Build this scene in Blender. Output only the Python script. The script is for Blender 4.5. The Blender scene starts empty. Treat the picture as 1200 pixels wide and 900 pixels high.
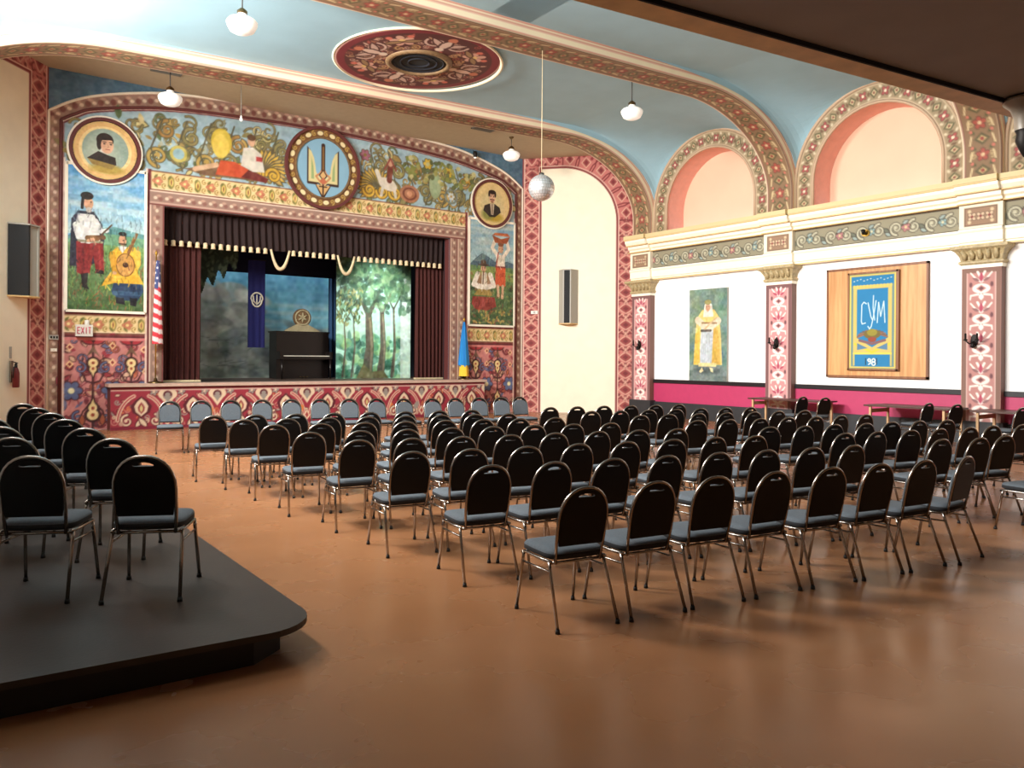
import bpy, bmesh, math, random
import numpy as np
from mathutils import Vector, Matrix
random.seed(7); RNG = np.random.RandomState(7)
PI = math.pi
SC = bpy.context.scene
COL = SC.collection

# ------------------------------------------------------------------ camera, light, exposure
cam_d = bpy.data.cameras.new('camera'); cam = bpy.data.objects.new('camera', cam_d); COL.objects.link(cam)
cam_d.sensor_fit = 'HORIZONTAL'; cam_d.sensor_width = 36.0; cam_d.lens = 36.0 * 920 / 1200
cam_d.shift_y = -30 / 1200; cam_d.clip_start = 0.05; cam_d.clip_end = 200
cam.matrix_world = Matrix.Translation((0, 0, 1.69)) @ Matrix.Rotation(-math.radians(36.1), 4, 'Z') @ Matrix.Rotation(PI / 2, 4, 'X') @ Matrix.Rotation(math.radians(0.4), 4, 'Z')
SC.camera = cam
SC.view_settings.view_transform = 'Standard'; SC.view_settings.look = 'None'; SC.view_settings.gamma = 1.0
SC.view_settings.use_curve_mapping = False
SC.view_settings.exposure = 0.0
SC.cycles.use_denoising = True
SC.cycles.max_bounces = 8; SC.cycles.diffuse_bounces = 6; SC.cycles.glossy_bounces = 3
SC.cycles.sample_clamp_indirect = 6.0
SC.cycles.caustics_reflective = False; SC.cycles.caustics_refractive = False
wd = bpy.data.worlds.new('daylight'); SC.world = wd; wd.use_nodes = True
wd.node_tree.nodes['Background'].inputs[0].default_value = (0.80, 0.90, 1.0, 1)
wd.node_tree.nodes['Background'].inputs[1].default_value = 1.2

WIN_POWER = 1200
def area(name, loc, rot, sx, sy, power, col):
    l = bpy.data.lights.new(name, 'AREA'); l.shape = 'RECTANGLE'; l.size = sx; l.size_y = sy; l.energy = power; l.color = col
    o = bpy.data.objects.new(name, l); COL.objects.link(o); o.location = loc; o.rotation_euler = rot
    return o
# daylight through the three lunette windows of the left wall, and through the front windows at our back
for i, (yc, p) in enumerate(((14.455, 1.0), (9.665, 1.2), (4.87, .3))):
    wl = area('window_daylight', (-0.62, yc, 6.35), (0, -PI / 2 + .33, 0), 1.9, 3.0, WIN_POWER * p, (1.0, 0.97, 0.92)); wl.data.spread = math.radians(138)   # deep window reveals
# work light over the stage, pointing at the painted scenery
STAGE_POWER = 34
w1 = area('stage_work_light', (10.9, 20.7, 5.3), (math.radians(30), 0, 0), 1.0, .3, STAGE_POWER, (1.0, .96, .86)); w1.data.spread = math.radians(70)
w2 = area('backdrop_fill_light', (8.3, 23.45, 5.6), (math.radians(14), 0, 0), 5.0, .2, STAGE_POWER * 3.4, (.9, .97, 1.0))  # unseen fill lamp added behind the border to brighten the lake backdrop

# ------------------------------------------------------------------ helpers
def lin(c):
    c = np.asarray(c, float) / 255.0
    return np.where(c <= 0.04045, c / 12.92, ((c + 0.055) / 1.055) ** 2.4)
def mat(name, rgb, rough=.6, metal=0.0, emit=None, es=1.0, noise=0.0, nscale=6.0, spec=None, alpha=None, bump=0.0, bscale=40.0, trans=0.0):
    m = bpy.data.materials.new(name); m.use_nodes = True
    nt = m.node_tree; b = nt.nodes['Principled BSDF']
    c = tuple(lin(rgb)) + (1,)
    b.inputs['Base Color'].default_value = c; b.inputs['Roughness'].default_value = rough; b.inputs['Metallic'].default_value = metal
    if spec is not None: b.inputs['Specular IOR Level'].default_value = spec
    if trans: b.inputs['Transmission Weight'].default_value = trans
    if emit is not None:
        b.inputs['Emission Color'].default_value = tuple(lin(emit)) + (1,); b.inputs['Emission Strength'].default_value = es
    tc = nt.nodes.new('ShaderNodeTexCoord')
    if noise:
        n = nt.nodes.new('ShaderNodeTexNoise'); n.inputs['Scale'].default_value = nscale; n.inputs['Detail'].default_value = 5
        nt.links.new(tc.outputs['Object'], n.inputs['Vector'])
        r = nt.nodes.new('ShaderNodeMapRange'); r.inputs[1].default_value = .3; r.inputs[2].default_value = .7
        r.inputs[3].default_value = 1 - noise; r.inputs[4].default_value = 1 + noise
        nt.links.new(n.outputs['Fac'], r.inputs[0])
        mx = nt.nodes.new('ShaderNodeVectorMath'); mx.operation = 'SCALE'; mx.inputs[0].default_value = c[:3]
        nt.links.new(r.outputs[0], mx.inputs['Scale']); nt.links.new(mx.outputs[0], b.inputs['Base Color'])
    if bump:
        n2 = nt.nodes.new('ShaderNodeTexNoise'); n2.inputs['Scale'].default_value = bscale; n2.inputs['Detail'].default_value = 4
        nt.links.new(tc.outputs['Object'], n2.inputs['Vector'])
        bp = nt.nodes.new('ShaderNodeBump'); bp.inputs['Strength'].default_value = bump; bp.inputs['Distance'].default_value = .01
        nt.links.new(n2.outputs['Fac'], bp.inputs['Height']); nt.links.new(bp.outputs[0], b.inputs['Normal'])
    return m
def paint_mat(name, rough=.7):
    m = bpy.data.materials.new(name); m.use_nodes = True; nt = m.node_tree; b = nt.nodes['Principled BSDF']
    a = nt.nodes.new('ShaderNodeAttribute'); a.attribute_name = 'paint'
    tc = nt.nodes.new('ShaderNodeTexCoord'); n = nt.nodes.new('ShaderNodeTexNoise'); n.inputs['Scale'].default_value = 3.0; n.inputs['Detail'].default_value = 6
    nt.links.new(tc.outputs['Object'], n.inputs['Vector'])
    r = nt.nodes.new('ShaderNodeMapRange'); r.inputs[1].default_value = .3; r.inputs[2].default_value = .7; r.inputs[3].default_value = .97; r.inputs[4].default_value = 1.03
    nt.links.new(n.outputs['Fac'], r.inputs[0])
    mx = nt.nodes.new('ShaderNodeVectorMath'); mx.operation = 'SCALE'
    nt.links.new(a.outputs['Color'], mx.inputs[0]); nt.links.new(r.outputs[0], mx.inputs['Scale']); nt.links.new(mx.outputs[0], b.inputs['Base Color'])
    b.inputs['Roughness'].default_value = rough
    return m
PAINT = paint_mat('painted_plaster'); CLOTHPAINT = paint_mat('painted_cloth', .9); OIL = paint_mat('oil_paint', .45)

M = dict(
    blue=mat('sky_blue_plaster', (156, 192, 206), .7, noise=.04, nscale=1.5),
    dullblue=mat('slate_blue_plaster', (88, 122, 146), .7, noise=.05),
    beige=mat('beige_plaster', (190, 176, 148), .7, noise=.04),
    cream=mat('cream_plaster', (238, 224, 192), .65, noise=.03, nscale=2),
    tymp=mat('peach_cream_plaster', (230, 192, 164), .7, noise=.03, nscale=1.2),
    pink=mat('terracotta_pink_plaster', (236, 174, 160), .7, noise=.05),
    white=mat('white_plaster', (252, 251, 250), .6, noise=.02, nscale=2),
    magenta=mat('magenta_paint', (188, 58, 102), .5, noise=.04),
    blacktrim=mat('black_gloss_trim', (34, 30, 34), .35),
    blackbase=mat('charcoal_baseboard', (46, 47, 50), .5, noise=.08),
    yellowtop=mat('ochre_cream_paint', (214, 194, 146), .6),
    creamtrim=mat('ivory_trim_paint', (250, 243, 224), .5, noise=.03),
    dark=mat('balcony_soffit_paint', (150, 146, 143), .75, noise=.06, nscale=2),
    balcwood=mat('balcony_edge_wood', (224, 190, 132), .5, noise=.12, nscale=5),
    platform=mat('dark_platform_boards', (50, 38, 30), .5, noise=.18, nscale=3, bump=.1),
    platskirt=mat('black_platform_skirt', (22, 20, 19), .6),
    stagefloor=mat('stage_boards', (90, 72, 62), .5, noise=.15),
    stagedark=mat('stage_black_masking', (16, 17, 26), .9),
    velvet=mat('maroon_velvet', (66, 21, 16), .85, noise=.15, nscale=20),
    velvet2=mat('dark_maroon_velvet', (34, 13, 11), .85, noise=.15, nscale=20),
    fringe=mat('ivory_fringe', (214, 196, 158), .8, noise=.1),
    chrome=mat('dull_chrome', (166, 158, 150), .24, metal=1.0),
    blackvinyl=mat('black_vinyl', (13, 11, 11), .45, spec=.25),
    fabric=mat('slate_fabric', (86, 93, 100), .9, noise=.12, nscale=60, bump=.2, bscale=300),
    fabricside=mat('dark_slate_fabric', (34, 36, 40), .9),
    rubber=mat('black_rubber', (12, 11, 11), .6),
    opal=mat('opal_glass', (250, 248, 242), .2, emit=(255, 250, 240), es=.35),
    brass=mat('aged_brass', (120, 100, 70), .35, metal=1.0),
    darkmetal=mat('dark_iron', (34, 30, 28), .5, metal=.6),
    cord=mat('black_cord', (40, 38, 36), .6),
    mirror=mat('mirror_facets', (236, 238, 240), .32, metal=.75),
    spkgrille=mat('speaker_grille', (34, 36, 38), .8, bump=.3, bscale=400),
    spkside=mat('speaker_grey_case', (168, 166, 156), .5),
    woodpanel=None, piano=mat('ebony_lacquer', (20, 14, 13), .3), ivory=mat('ivory_keys', (225, 220, 205), .3),
    crest=mat('carved_walnut', (122, 96, 66), .6, noise=.25, nscale=14), crestbase=mat('pale_carved_wood', (170, 158, 124), .7, noise=.15, nscale=10),
    navy=mat('navy_cloth', (22, 26, 92), .85), bannerwhite=mat('silver_embroidery', (220, 216, 200), .7),
    tabletop=mat('dark_walnut_laminate', (74, 44, 36), .4, noise=.1), tablewood=mat('blond_beech', (206, 168, 124), .5, noise=.1),
    redext=mat('red_enamel', (104, 22, 22), .35), hose=mat('black_hose', (20, 20, 20), .6),
    plastic=mat('white_plastic', (226, 222, 212), .45), exitred=mat('exit_red', (214, 84, 104), .5),
    vent=mat('grey_louvre', (120, 118, 110), .5), moulding=mat('tan_moulding', (190, 160, 132), .6), ventblack=mat('vent_black', (30, 28, 26), .8), ventdark=mat('vent_shadow_grey', (52, 50, 48), .7),
    glasspane=mat('window_glass', (235, 242, 245), .05, trans=1.0), maroonline=mat('maroon_line', (98, 48, 46), .6),
    goldpole=mat('gilt_pole', (180, 140, 60), .35, metal=.8), frost=mat('frosted_glass', (150, 140, 126), .35),
)
def wood_mat(name, c1, c2, scale=2.0):
    m = bpy.data.materials.new(name); m.use_nodes = True; nt = m.node_tree; b = nt.nodes['Principled BSDF']
    tc = nt.nodes.new('ShaderNodeTexCoord'); mp = nt.nodes.new('ShaderNodeMapping'); mp.inputs['Scale'].default_value = (6, 6, .35)
    n = nt.nodes.new('ShaderNodeTexNoise'); n.inputs['Scale'].default_value = scale; n.inputs['Detail'].default_value = 6
    cr = nt.nodes.new('ShaderNodeValToRGB'); cr.color_ramp.elements[0].position = .35; cr.color_ramp.elements[1].position = .65
    cr.color_ramp.elements[0].color = tuple(lin(c1)) + (1,); cr.color_ramp.elements[1].color = tuple(lin(c2)) + (1,)
    nt.links.new(tc.outputs['Object'], mp.inputs[0]); nt.links.new(mp.outputs[0], n.inputs['Vector']); nt.links.new(n.outputs['Fac'], cr.inputs[0])
    nt.links.new(cr.outputs[0], b.inputs['Base Color']); b.inputs['Roughness'].default_value = .45
    return m
M['woodpanel'] = wood_mat('honey_oak', (196, 138, 82), (222, 170, 112))
M['woodframe'] = wood_mat('brown_oak_frame', (120, 74, 44), (146, 94, 58))
def floor_mat():
    m = bpy.data.materials.new('brown_linoleum'); m.use_nodes = True; nt = m.node_tree; b = nt.nodes['Principled BSDF']
    tc = nt.nodes.new('ShaderNodeTexCoord')
    n = nt.nodes.new('ShaderNodeTexNoise'); n.inputs['Scale'].default_value = .8; n.inputs['Detail'].default_value = 5; n.inputs['Roughness'].default_value = .5
    nt.links.new(tc.outputs['Object'], n.inputs['Vector'])
    cr = nt.nodes.new('ShaderNodeValToRGB'); cr.color_ramp.elements[0].position = .3; cr.color_ramp.elements[1].position = .72
    cr.color_ramp.elements[0].color = tuple(lin((152, 103, 68))) + (1,); cr.color_ramp.elements[1].color = tuple(lin((166, 115, 78))) + (1,)
    nt.links.new(n.outputs['Fac'], cr.inputs[0]); nt.links.new(cr.outputs[0], b.inputs['Base Color'])
    n2 = nt.nodes.new('ShaderNodeTexNoise'); n2.inputs['Scale'].default_value = 1.2; n2.inputs['Detail'].default_value = 4
    nt.links.new(tc.outputs['Object'], n2.inputs['Vector'])
    r = nt.nodes.new('ShaderNodeMapRange'); r.inputs[1].default_value = .3; r.inputs[2].default_value = .7; r.inputs[3].default_value = .2; r.inputs[4].default_value = .32
    nt.links.new(n2.outputs['Fac'], r.inputs[0]); nt.links.new(r.outputs[0], b.inputs['Roughness'])
    b.inputs['Specular IOR Level'].default_value = .5
    return m
M['floor'] = floor_mat()

def obj(name, me, m=None, parent=None, loc=None):
    if m is not None and not me.materials: me.materials.append(m)
    o = bpy.data.objects.new(name, me); COL.objects.link(o)
    if parent is not None: o.parent = parent
    if loc is not None: o.location = loc
    return o
def mesh(name, verts, faces, smooth=False):
    me = bpy.data.meshes.new(name); me.from_pydata([tuple(v) for v in verts], [], faces)
    if smooth: me.polygons.foreach_set('use_smooth', [True] * len(me.polygons))
    me.update(); return me
class MB:
    """collects boxes, tubes, prisms and lathes into one mesh"""
    def __init__(s): s.v = []; s.f = []; s.mi = []; s.sm = []; s.cur = 0
    def add(s, vs, fs, smooth=False):
        o = len(s.v); s.v += [tuple(v) for v in vs]
        for f in fs: s.f.append([i + o for i in f]); s.mi.append(s.cur); s.sm.append(smooth)
        return s
    def box(s, x0, x1, y0, y1, z0, z1):
        vs = [(x0, y0, z0), (x1, y0, z0), (x1, y1, z0), (x0, y1, z0), (x0, y0, z1), (x1, y0, z1), (x1, y1, z1), (x0, y1, z1)]
        return s.add(vs, [(3, 2, 1, 0), (4, 5, 6, 7), (0, 1, 5, 4), (1, 2, 6, 5), (2, 3, 7, 6), (3, 0, 4, 7)])
    def tube(s, path, r, n=6, closed=False, caps=True):
        P = [Vector(p) for p in path]; N = len(P); vs = []; rr = r if hasattr(r, '__len__') else [r] * N
        up = None
        for i, p in enumerate(P):
            a = P[(i - 1) % N] if (closed or i > 0) else p; b = P[(i + 1) % N] if (closed or i < N - 1) else p
            t = (b - a).normalized()
            if up is None: up = Vector((0, 0, 1)) if abs(t.z) < .9 else Vector((0, 1, 0))
            x = t.cross(up)
            if x.length < 1e-4: x = t.cross(Vector((1, 0, 0)))
            x.normalize(); y = x.cross(t).normalized(); up = y
            for k in range(n):
                an = 2 * PI * k / n; vs.append(p + (x * math.cos(an) + y * math.sin(an)) * rr[i])
        fs = []
        for i in range(N if closed else N - 1):
            for k in range(n):
                a = i * n + k; b = i * n + (k + 1) % n; c = ((i + 1) % N) * n + (k + 1) % n; d = ((i + 1) % N) * n + k
                fs.append((a, b, c, d))
        if caps and not closed: fs += [tuple(range(n - 1, -1, -1)), tuple((N - 1) * n + k for k in range(n))]
        return s.add(vs, fs, True)
    def lathe(s, prof, n=16, c=(0, 0, 0)):
        vs = [(c[0] + r * math.cos(2 * PI * k / n), c[1] + r * math.sin(2 * PI * k / n), c[2] + z) for r, z in prof for k in range(n)]
        fs = [(i * n + k, i * n + (k + 1) % n, (i + 1) * n + (k + 1) % n, (i + 1) * n + k) for i in range(len(prof) - 1) for k in range(n)]
        return s.add(vs, fs, True)
    def prism(s, outline, axis, a0, a1):
        """outline: 2D points; axis: 'x','y','z' the extrusion axis"""
        def P(p, a): return {'x': (a, p[0], p[1]), 'y': (p[0], a, p[1]), 'z': (p[0], p[1], a)}[axis]
        n = len(outline); vs = [P(p, a0) for p in outline] + [P(p, a1) for p in outline]
        fs = [tuple(range(n - 1, -1, -1)), tuple(range(n, 2 * n))] + [(i, (i + 1) % n, n + (i + 1) % n, n + i) for i in range(n)]
        return s.add(vs, fs)
    def build(s, name, m, parent=None, loc=None):
        me = bpy.data.meshes.new(name); me.from_pydata(s.v, [], s.f)
        me.polygons.foreach_set('use_smooth', s.sm); me.polygons.foreach_set('material_index', s.mi)
        for q in (m if isinstance(m, (list, tuple)) else [m]): me.materials.append(q)
        bm = bmesh.new(); bm.from_mesh(me); bmesh.ops.recalc_face_normals(bm, faces=bm.faces); bm.to_mesh(me); bm.free(); me.update()
        return obj(name, me, None, parent, loc)
def struct(o): o['kind'] = 'structure'; return o
def tag(o, label, cat, group=None):
    o['label'] = label; o['category'] = cat
    if group: o['group'] = group
    return o
def thing(name, label, cat, loc=(0, 0, 0), rz=0.0, group=None):
    o = bpy.data.objects.new(name, None); COL.objects.link(o); o.location = loc; o.rotation_euler = (0, 0, rz); o.empty_display_size = .1
    return tag(o, label, cat, group)
def copy_tree(o, parent=None):
    c = o.copy(); COL.objects.link(c)
    if parent is not None: c.parent = parent
    for ch in list(o.children): copy_tree(ch, c)
    return c

# ------------------------------------------------------------------ painter: pigment on a fine grid of vertices
class Cv:
    def __init__(s, x0, x1, y0, y1, ppm, bg):
        s.x0, s.y0 = x0, y0; s.nx = max(2, int(round((x1 - x0) * ppm)) + 1); s.ny = max(2, int(round((y1 - y0) * ppm)) + 1)
        s.dx = (x1 - x0) / (s.nx - 1); s.dy = (y1 - y0) / (s.ny - 1); s.px = max(s.dx, s.dy)
        s.x = x0 + s.dx * np.arange(s.nx); s.y = y0 + s.dy * np.arange(s.ny)
        s.a = np.empty((s.ny, s.nx, 3)); s.a[:] = np.array(bg, float)
    def win(s, x0, x1, y0, y1):
        p = 2 * s.px
        i0 = max(0, int((x0 - p - s.x0) / s.dx)); i1 = min(s.nx, int((x1 + p - s.x0) / s.dx) + 2)
        j0 = max(0, int((y0 - p - s.y0) / s.dy)); j1 = min(s.ny, int((y1 + p - s.y0) / s.dy) + 2)
        if i0 >= i1 or j0 >= j1: return None
        X, Y = np.meshgrid(s.x[i0:i1], s.y[j0:j1]); return slice(j0, j1), slice(i0, i1), X, Y
    def mix(s, J, I, m, c, al=1.0):
        m = np.clip(m, 0, 1)[..., None] * al; s.a[J, I] = s.a[J, I] * (1 - m) + np.array(c, float) * m
    def rect(s, x0, x1, y0, y1, c, al=1.0):
        w = s.win(x0, x1, y0, y1)
        if w is None: return
        J, I, X, Y = w; d = np.minimum(np.minimum(X - x0, x1 - X), np.minimum(Y - y0, y1 - Y)); s.mix(J, I, d / s.px + .5, c, al)
    def ell(s, cx, cy, rx, ry, c, ang=0.0, al=1.0, soft=0.0):
        R = max(rx, ry); w = s.win(cx - R, cx + R, cy - R, cy + R)
        if w is None: return
        J, I, X, Y = w; X = X - cx; Y = Y - cy; ca, sa = math.cos(ang), math.sin(ang)
        u = (X * ca + Y * sa) / rx; v = (-X * sa + Y * ca) / ry; q = np.sqrt(u * u + v * v)
        d = (1 - q) * min(rx, ry); s.mix(J, I, d / (s.px + soft) + .5, c, al)
    def ring(s, cx, cy, rx, ry, wd, c):
        R = max(rx, ry) + wd; w = s.win(cx - R, cx + R, cy - R, cy + R)
        if w is None: return
        J, I, X, Y = w; q = np.sqrt(((X - cx) / rx) ** 2 + ((Y - cy) / ry) ** 2); d = wd / 2 - abs(q - 1) * min(rx, ry); s.mix(J, I, d / s.px + .5, c)
    def poly(s, pts, c, al=1.0):
        P = np.array(pts, float); w = s.win(P[:, 0].min(), P[:, 0].max(), P[:, 1].min(), P[:, 1].max())
        if w is None: return
        J, I, X, Y = w; ins = np.zeros(X.shape, bool); dm = np.full(X.shape, 1e9)
        for k in range(len(P)):
            (xa, ya), (xb, yb) = P[k - 1], P[k]
            if ya != yb:
                c1 = (ya > Y) != (yb > Y); ins ^= c1 & (X < (xb - xa) * (Y - ya) / (yb - ya) + xa)
            dx, dy = xb - xa, yb - ya; L = dx * dx + dy * dy + 1e-12
            t = np.clip(((X - xa) * dx + (Y - ya) * dy) / L, 0, 1); dm = np.minimum(dm, np.hypot(X - xa - t * dx, Y - ya - t * dy))
        d = np.where(ins, dm, -dm); s.mix(J, I, d / s.px + .5, c, al)
    def line(s, pts, wd, c, al=1.0, wd2=None):
        P = np.array(pts, float); wm = max(wd, wd2 or wd)
        w = s.win(P[:, 0].min() - wm, P[:, 0].max() + wm, P[:, 1].min() - wm, P[:, 1].max() + wm)
        if w is None: return
        J, I, X, Y = w; best = np.full(X.shape, -1e9); n = len(P) - 1
        for k in range(n):
            (xa, ya), (xb, yb) = P[k], P[k + 1]; dx, dy = xb - xa, yb - ya; L = dx * dx + dy * dy + 1e-12
            t = np.clip(((X - xa) * dx + (Y - ya) * dy) / L, 0, 1); q = (k + t) / n
            ww = wd if wd2 is None else wd + (wd2 - wd) * q
            best = np.maximum(best, ww / 2 - np.hypot(X - xa - t * dx, Y - ya - t * dy))
        s.mix(J, I, best / s.px + .5, c, al)
    def grad(s, x0, x1, y0, y1, c0, c1):
        w = s.win(x0, x1, y0, y1)
        if w is None: return
        J, I, X, Y = w; t = np.clip((Y - y0) / (y1 - y0), 0, 1)[..., None]; m = ((X >= x0) & (X <= x1) & (Y >= y0) & (Y <= y1))[..., None]
        s.a[J, I] = np.where(m, np.array(c0, float) * (1 - t) + np.array(c1, float) * t, s.a[J, I])
    def speck(s, amp, seed=1, px=3):
        rr = np.random.RandomState(seed); m = 0
        for q, a_ in ((px, 1.0), (px * 3, .8)):
            g = rr.randn(s.ny // q + 2, s.nx // q + 2, 3) * .2 + rr.randn(s.ny // q + 2, s.nx // q + 2, 1); m = m + a_ * np.repeat(np.repeat(g, q, 0), q, 1)[:s.ny, :s.nx]
        for ax in (0, 1): m = (m + np.roll(m, 1, ax) + np.roll(m, -1, ax)) / 3
        s.a = np.clip(s.a + amp * m, 0, 255)
    # motifs
    def spiral(s, cx, cy, r, turns, a0, sgn, wd, c, out=None, n=18):
        pts = []
        for k in range(n + 1):
            q = k / n; rr = r * (1 - .82 * q); an = a0 + sgn * turns * 2 * PI * q; pts.append((cx + rr * math.cos(an), cy + rr * math.sin(an)))
        if out is not None: s.line(pts, wd * 1.7, out, wd2=wd)
        s.line(pts, wd, c, wd2=wd * .55); s.ell(*pts[-1], wd * .75, wd * .75, c)
    def leaf(s, x, y, L, an, w, c, out=None):
        ca, sa = math.cos(an), math.sin(an)
        pr = [(0, 0), (.25, .8), (.55, 1), (.8, .6), (1, 0), (.8, -.6), (.55, -1), (.25, -.8)]
        P = [(x + ca * L * u - sa * w * v, y + sa * L * u + ca * w * v) for u, v in pr]
        if out is not None: s.poly([(x + ca * (L * (u - .5) * 1.2 + L * .5) - sa * w * 1.5 * v, y + sa * (L * (u - .5) * 1.2 + L * .5) + ca * w * 1.5 * v) for u, v in pr], out)
        s.poly(P, c)
    def flower(s, x, y, r, n, c, cc, out=None, a0=0.0):
        for k in range(n):
            an = a0 + 2 * PI * k / n
            if out is not None: s.ell(x + .6 * r * math.cos(an), y + .6 * r * math.sin(an), .5 * r, .42 * r, out, an)
        for k in range(n):
            an = a0 + 2 * PI * k / n; s.ell(x + .6 * r * math.cos(an), y + .6 * r * math.sin(an), .4 * r, .32 * r, c, an)
        s.ell(x, y, .3 * r, .3 * r, cc)
    def diamond(s, x, y, rx, ry, c): s.poly([(x - rx, y), (x, y + ry), (x + rx, y), (x, y - ry)], c)

def cv_mesh(name, cv, mapf, m=None, parent=None, keep=None):
    X, Y = np.meshgrid(cv.x, cv.y); P = np.stack(mapf(X, Y), -1).reshape(-1, 3).astype(np.float32)
    idx = np.arange(cv.nx * cv.ny).reshape(cv.ny, cv.nx)
    q = np.stack([idx[:-1, :-1], idx[:-1, 1:], idx[1:, 1:], idx[1:, :-1]], -1)
    if keep is not None:
        cx = (X[:-1, :-1] + X[1:, 1:]) / 2; cy = (Y[:-1, :-1] + Y[1:, 1:]) / 2; q = q[keep(cx, cy)]
    q = q.reshape(-1, 4); colr = lin(np.clip(cv.a, 0, 255)).reshape(-1, 3)
    used = np.unique(q); rm = np.zeros(len(P), int); rm[used] = np.arange(len(used)); P = P[used]; colr = colr[used]; q = rm[q]
    me = bpy.data.meshes.new(name); me.vertices.add(len(P)); me.vertices.foreach_set('co', P.ravel())
    nq = len(q); me.loops.add(nq * 4); me.loops.foreach_set('vertex_index', q.ravel().astype(np.int32))
    me.polygons.add(nq); me.polygons.foreach_set('loop_start', np.arange(0, nq * 4, 4, dtype=np.int32))
    me.update(calc_edges=True); me.validate()
    at = me.color_attributes.new('paint', 'FLOAT_COLOR', 'POINT')
    at.data.foreach_set('color', np.concatenate([colr, np.ones((len(colr), 1))], 1).astype(np.float32).ravel())
    me.polygons.foreach_set('use_smooth', [True] * nq)
    return obj(name, me, m or PAINT, parent)

# ------------------------------------------------------------------ main dimensions
CX = 8.43                     # centre line of the hall
XR, XL = 17.30, -0.44         # right / left wall
YS = 20.0                     # stage wall
SXL, SXR = 1.91, 14.95        # ends of the stage wall
YC = 17.27                    # where the splayed walls meet the side walls
RIBS = (16.86, 12.05, 7.28)   # ribs stand on the pilasters
BAYS = (14.455, 9.665, 4.87)
TILT = .03
OX0, OX1, OZ0, OZ1 = 4.29, 12.24, 1.05, 5.25   # stage opening

# floor
fl = struct(obj('floor', mesh('floor', [(-1, -5, 0), (19, -5, 0), (19, 21, 0), (-1, 21, 0)], [(0, 1, 2, 3)]), M['floor']))

# ------------------------------------------------------------------ ornament painters
def dots_band_h(cv, x0, x1, y0, y1, base=(154, 124, 108), step=.25):
    cv.rect(x0, x1, y0, y1, base); h = y1 - y0
    cv.rect(x0, x1, y0, y0 + .035, (110, 46, 44)); cv.rect(x0, x1, y1 - .035, y1, (222, 200, 180)); cv.rect(x0, x1, y0 + .045, y0 + .07, (214, 178, 160))
    n = max(1, int((x1 - x0) / step))
    for k in range(n):
        x = x0 + (k + .5) * (x1 - x0) / n; y = (y0 + y1) / 2
        cv.ell(x, y, .042, .038, (214, 192, 168)); cv.ell(x + step * .45, y - .02, .05, .05, (134, 90, 80)); cv.ell(x + step * .3, y + .05, .05, .03, (186, 150, 130))
def dots_band_v(cv, x0, x1, y0, y1, base=(158, 124, 108), step=.25, line=(110, 46, 44)):
    cv.rect(x0, x1, y0, y1, base); cv.rect(x0, x0 + .03, y0, y1, (222, 196, 176)); cv.rect(x1 - .035, x1, y0, y1, line)
    n = max(1, int((y1 - y0) / step))
    for k in range(n):
        y = y0 + (k + .5) * (y1 - y0) / n; x = (x0 + x1) / 2
        cv.ell(x, y, .036, .042, (212, 190, 166)); cv.ell(x + .02, y + step * .45, .05, .045, (132, 92, 80)); cv.ell(x - .05, y + step * .3, .03, .05, (186, 150, 130))
def frieze_gold(cv, x0, x1, y0, y1, pink=0.0):
    cv.rect(x0, x1, y0, y1, (224, 200, 146)); h = y1 - y0; yc = (y0 + y1) / 2
    cv.rect(x0, x1, y0, y0 + .04, (120, 66, 50)); cv.rect(x0, x1, y1 - .03, y1, (120, 70, 50)); cv.rect(x0, x1, y0 + .04, y0 + .07, (236, 216, 180))
    n = max(1, int((x1 - x0) / .3)); st = (x1 - x0) / n
    for k in range(n):
        x = x0 + (k + .5) * st
        if k % 2 == 0:
            cv.flower(x, yc, .11, 6, (196, 124, 92), (232, 208, 140), (160, 112, 72))
        else:
            cv.ell(x, yc, .075, .15, (140, 128, 66)); cv.ell(x, yc, .045, .1, (232, 206, 120)); cv.ell(x, yc, .018, .06, (130, 70, 46))
        for sg in (-1, 1):
            cv.spiral(x + st * .5, yc + sg * h * .2, .07, .9, PI * (.5 if sg > 0 else 1.5), sg, .022, (150, 118, 52))
            cv.leaf(x - st * .25, yc + sg * h * .12, .13, sg * .9, .03, (120, 116, 62))
def red_border(cv, x0, x1, y0, y1, vert=True, base=(192, 114, 106), step=.5):
    """repeat of dark diamonds in pale cartouches on a rose ground"""
    cv.rect(x0, x1, y0, y1, base)
    L = (y1 - y0) if vert else (x1 - x0); n = max(1, int(round(L / step))); st = L / n; W = (x1 - x0) if vert else (y1 - y0); mid = (x0 + x1) / 2 if vert else (y0 + y1) / 2
    s0 = y0 if vert else x0
    def T(u, v): return (mid + u, s0 + v) if vert else (s0 + v, mid + u)
    dk, lt, md = (116, 40, 42), (216, 172, 150), (150, 66, 64)
    for k in range(n):
        c = (k + .5) * st
        def pl(pts, col): cv.poly([T(u, c + v) for u, v in pts], col)
        def ln(pts, w, col): cv.line([T(u, c + v) for u, v in pts], w, col)
        pl([(-.2, 0), (0, .13), (.2, 0), (0, -.13)], md)
        ln([(-.21, 0), (-.1, .1), (0, .15), (.1, .1), (.21, 0), (.1, -.1), (0, -.15), (-.1, -.1), (-.21, 0)], .026, lt)
        pl([(-.09, 0), (0, .07), (.09, 0), (0, -.07)], dk)
        for sg in (-1, 1):
            ln([(sg * .24, -.24), (sg * .1, -.16), (0, -.3), (sg * .06, -.33)], .028, lt)
            ln([(sg * .2, .12), (sg * .24, .22), (sg * .1, .24), (sg * .06, .18)], .04, dk)
            ln([(sg * .24, -.05), (sg * .25, .08), (sg * .17, .16)], .025, md)
            cv.ell(*T(sg * .2, c - .16), .045, .045, dk)
            cv.ell(*T(sg * .14, c + .29), .04, .04, md)
        cv.ell(*T(0, c + st * .5), .05, .09 if vert else .05, dk); cv.ell(*T(0, c + st * .5), .02, .05 if vert else .02, lt)
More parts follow.
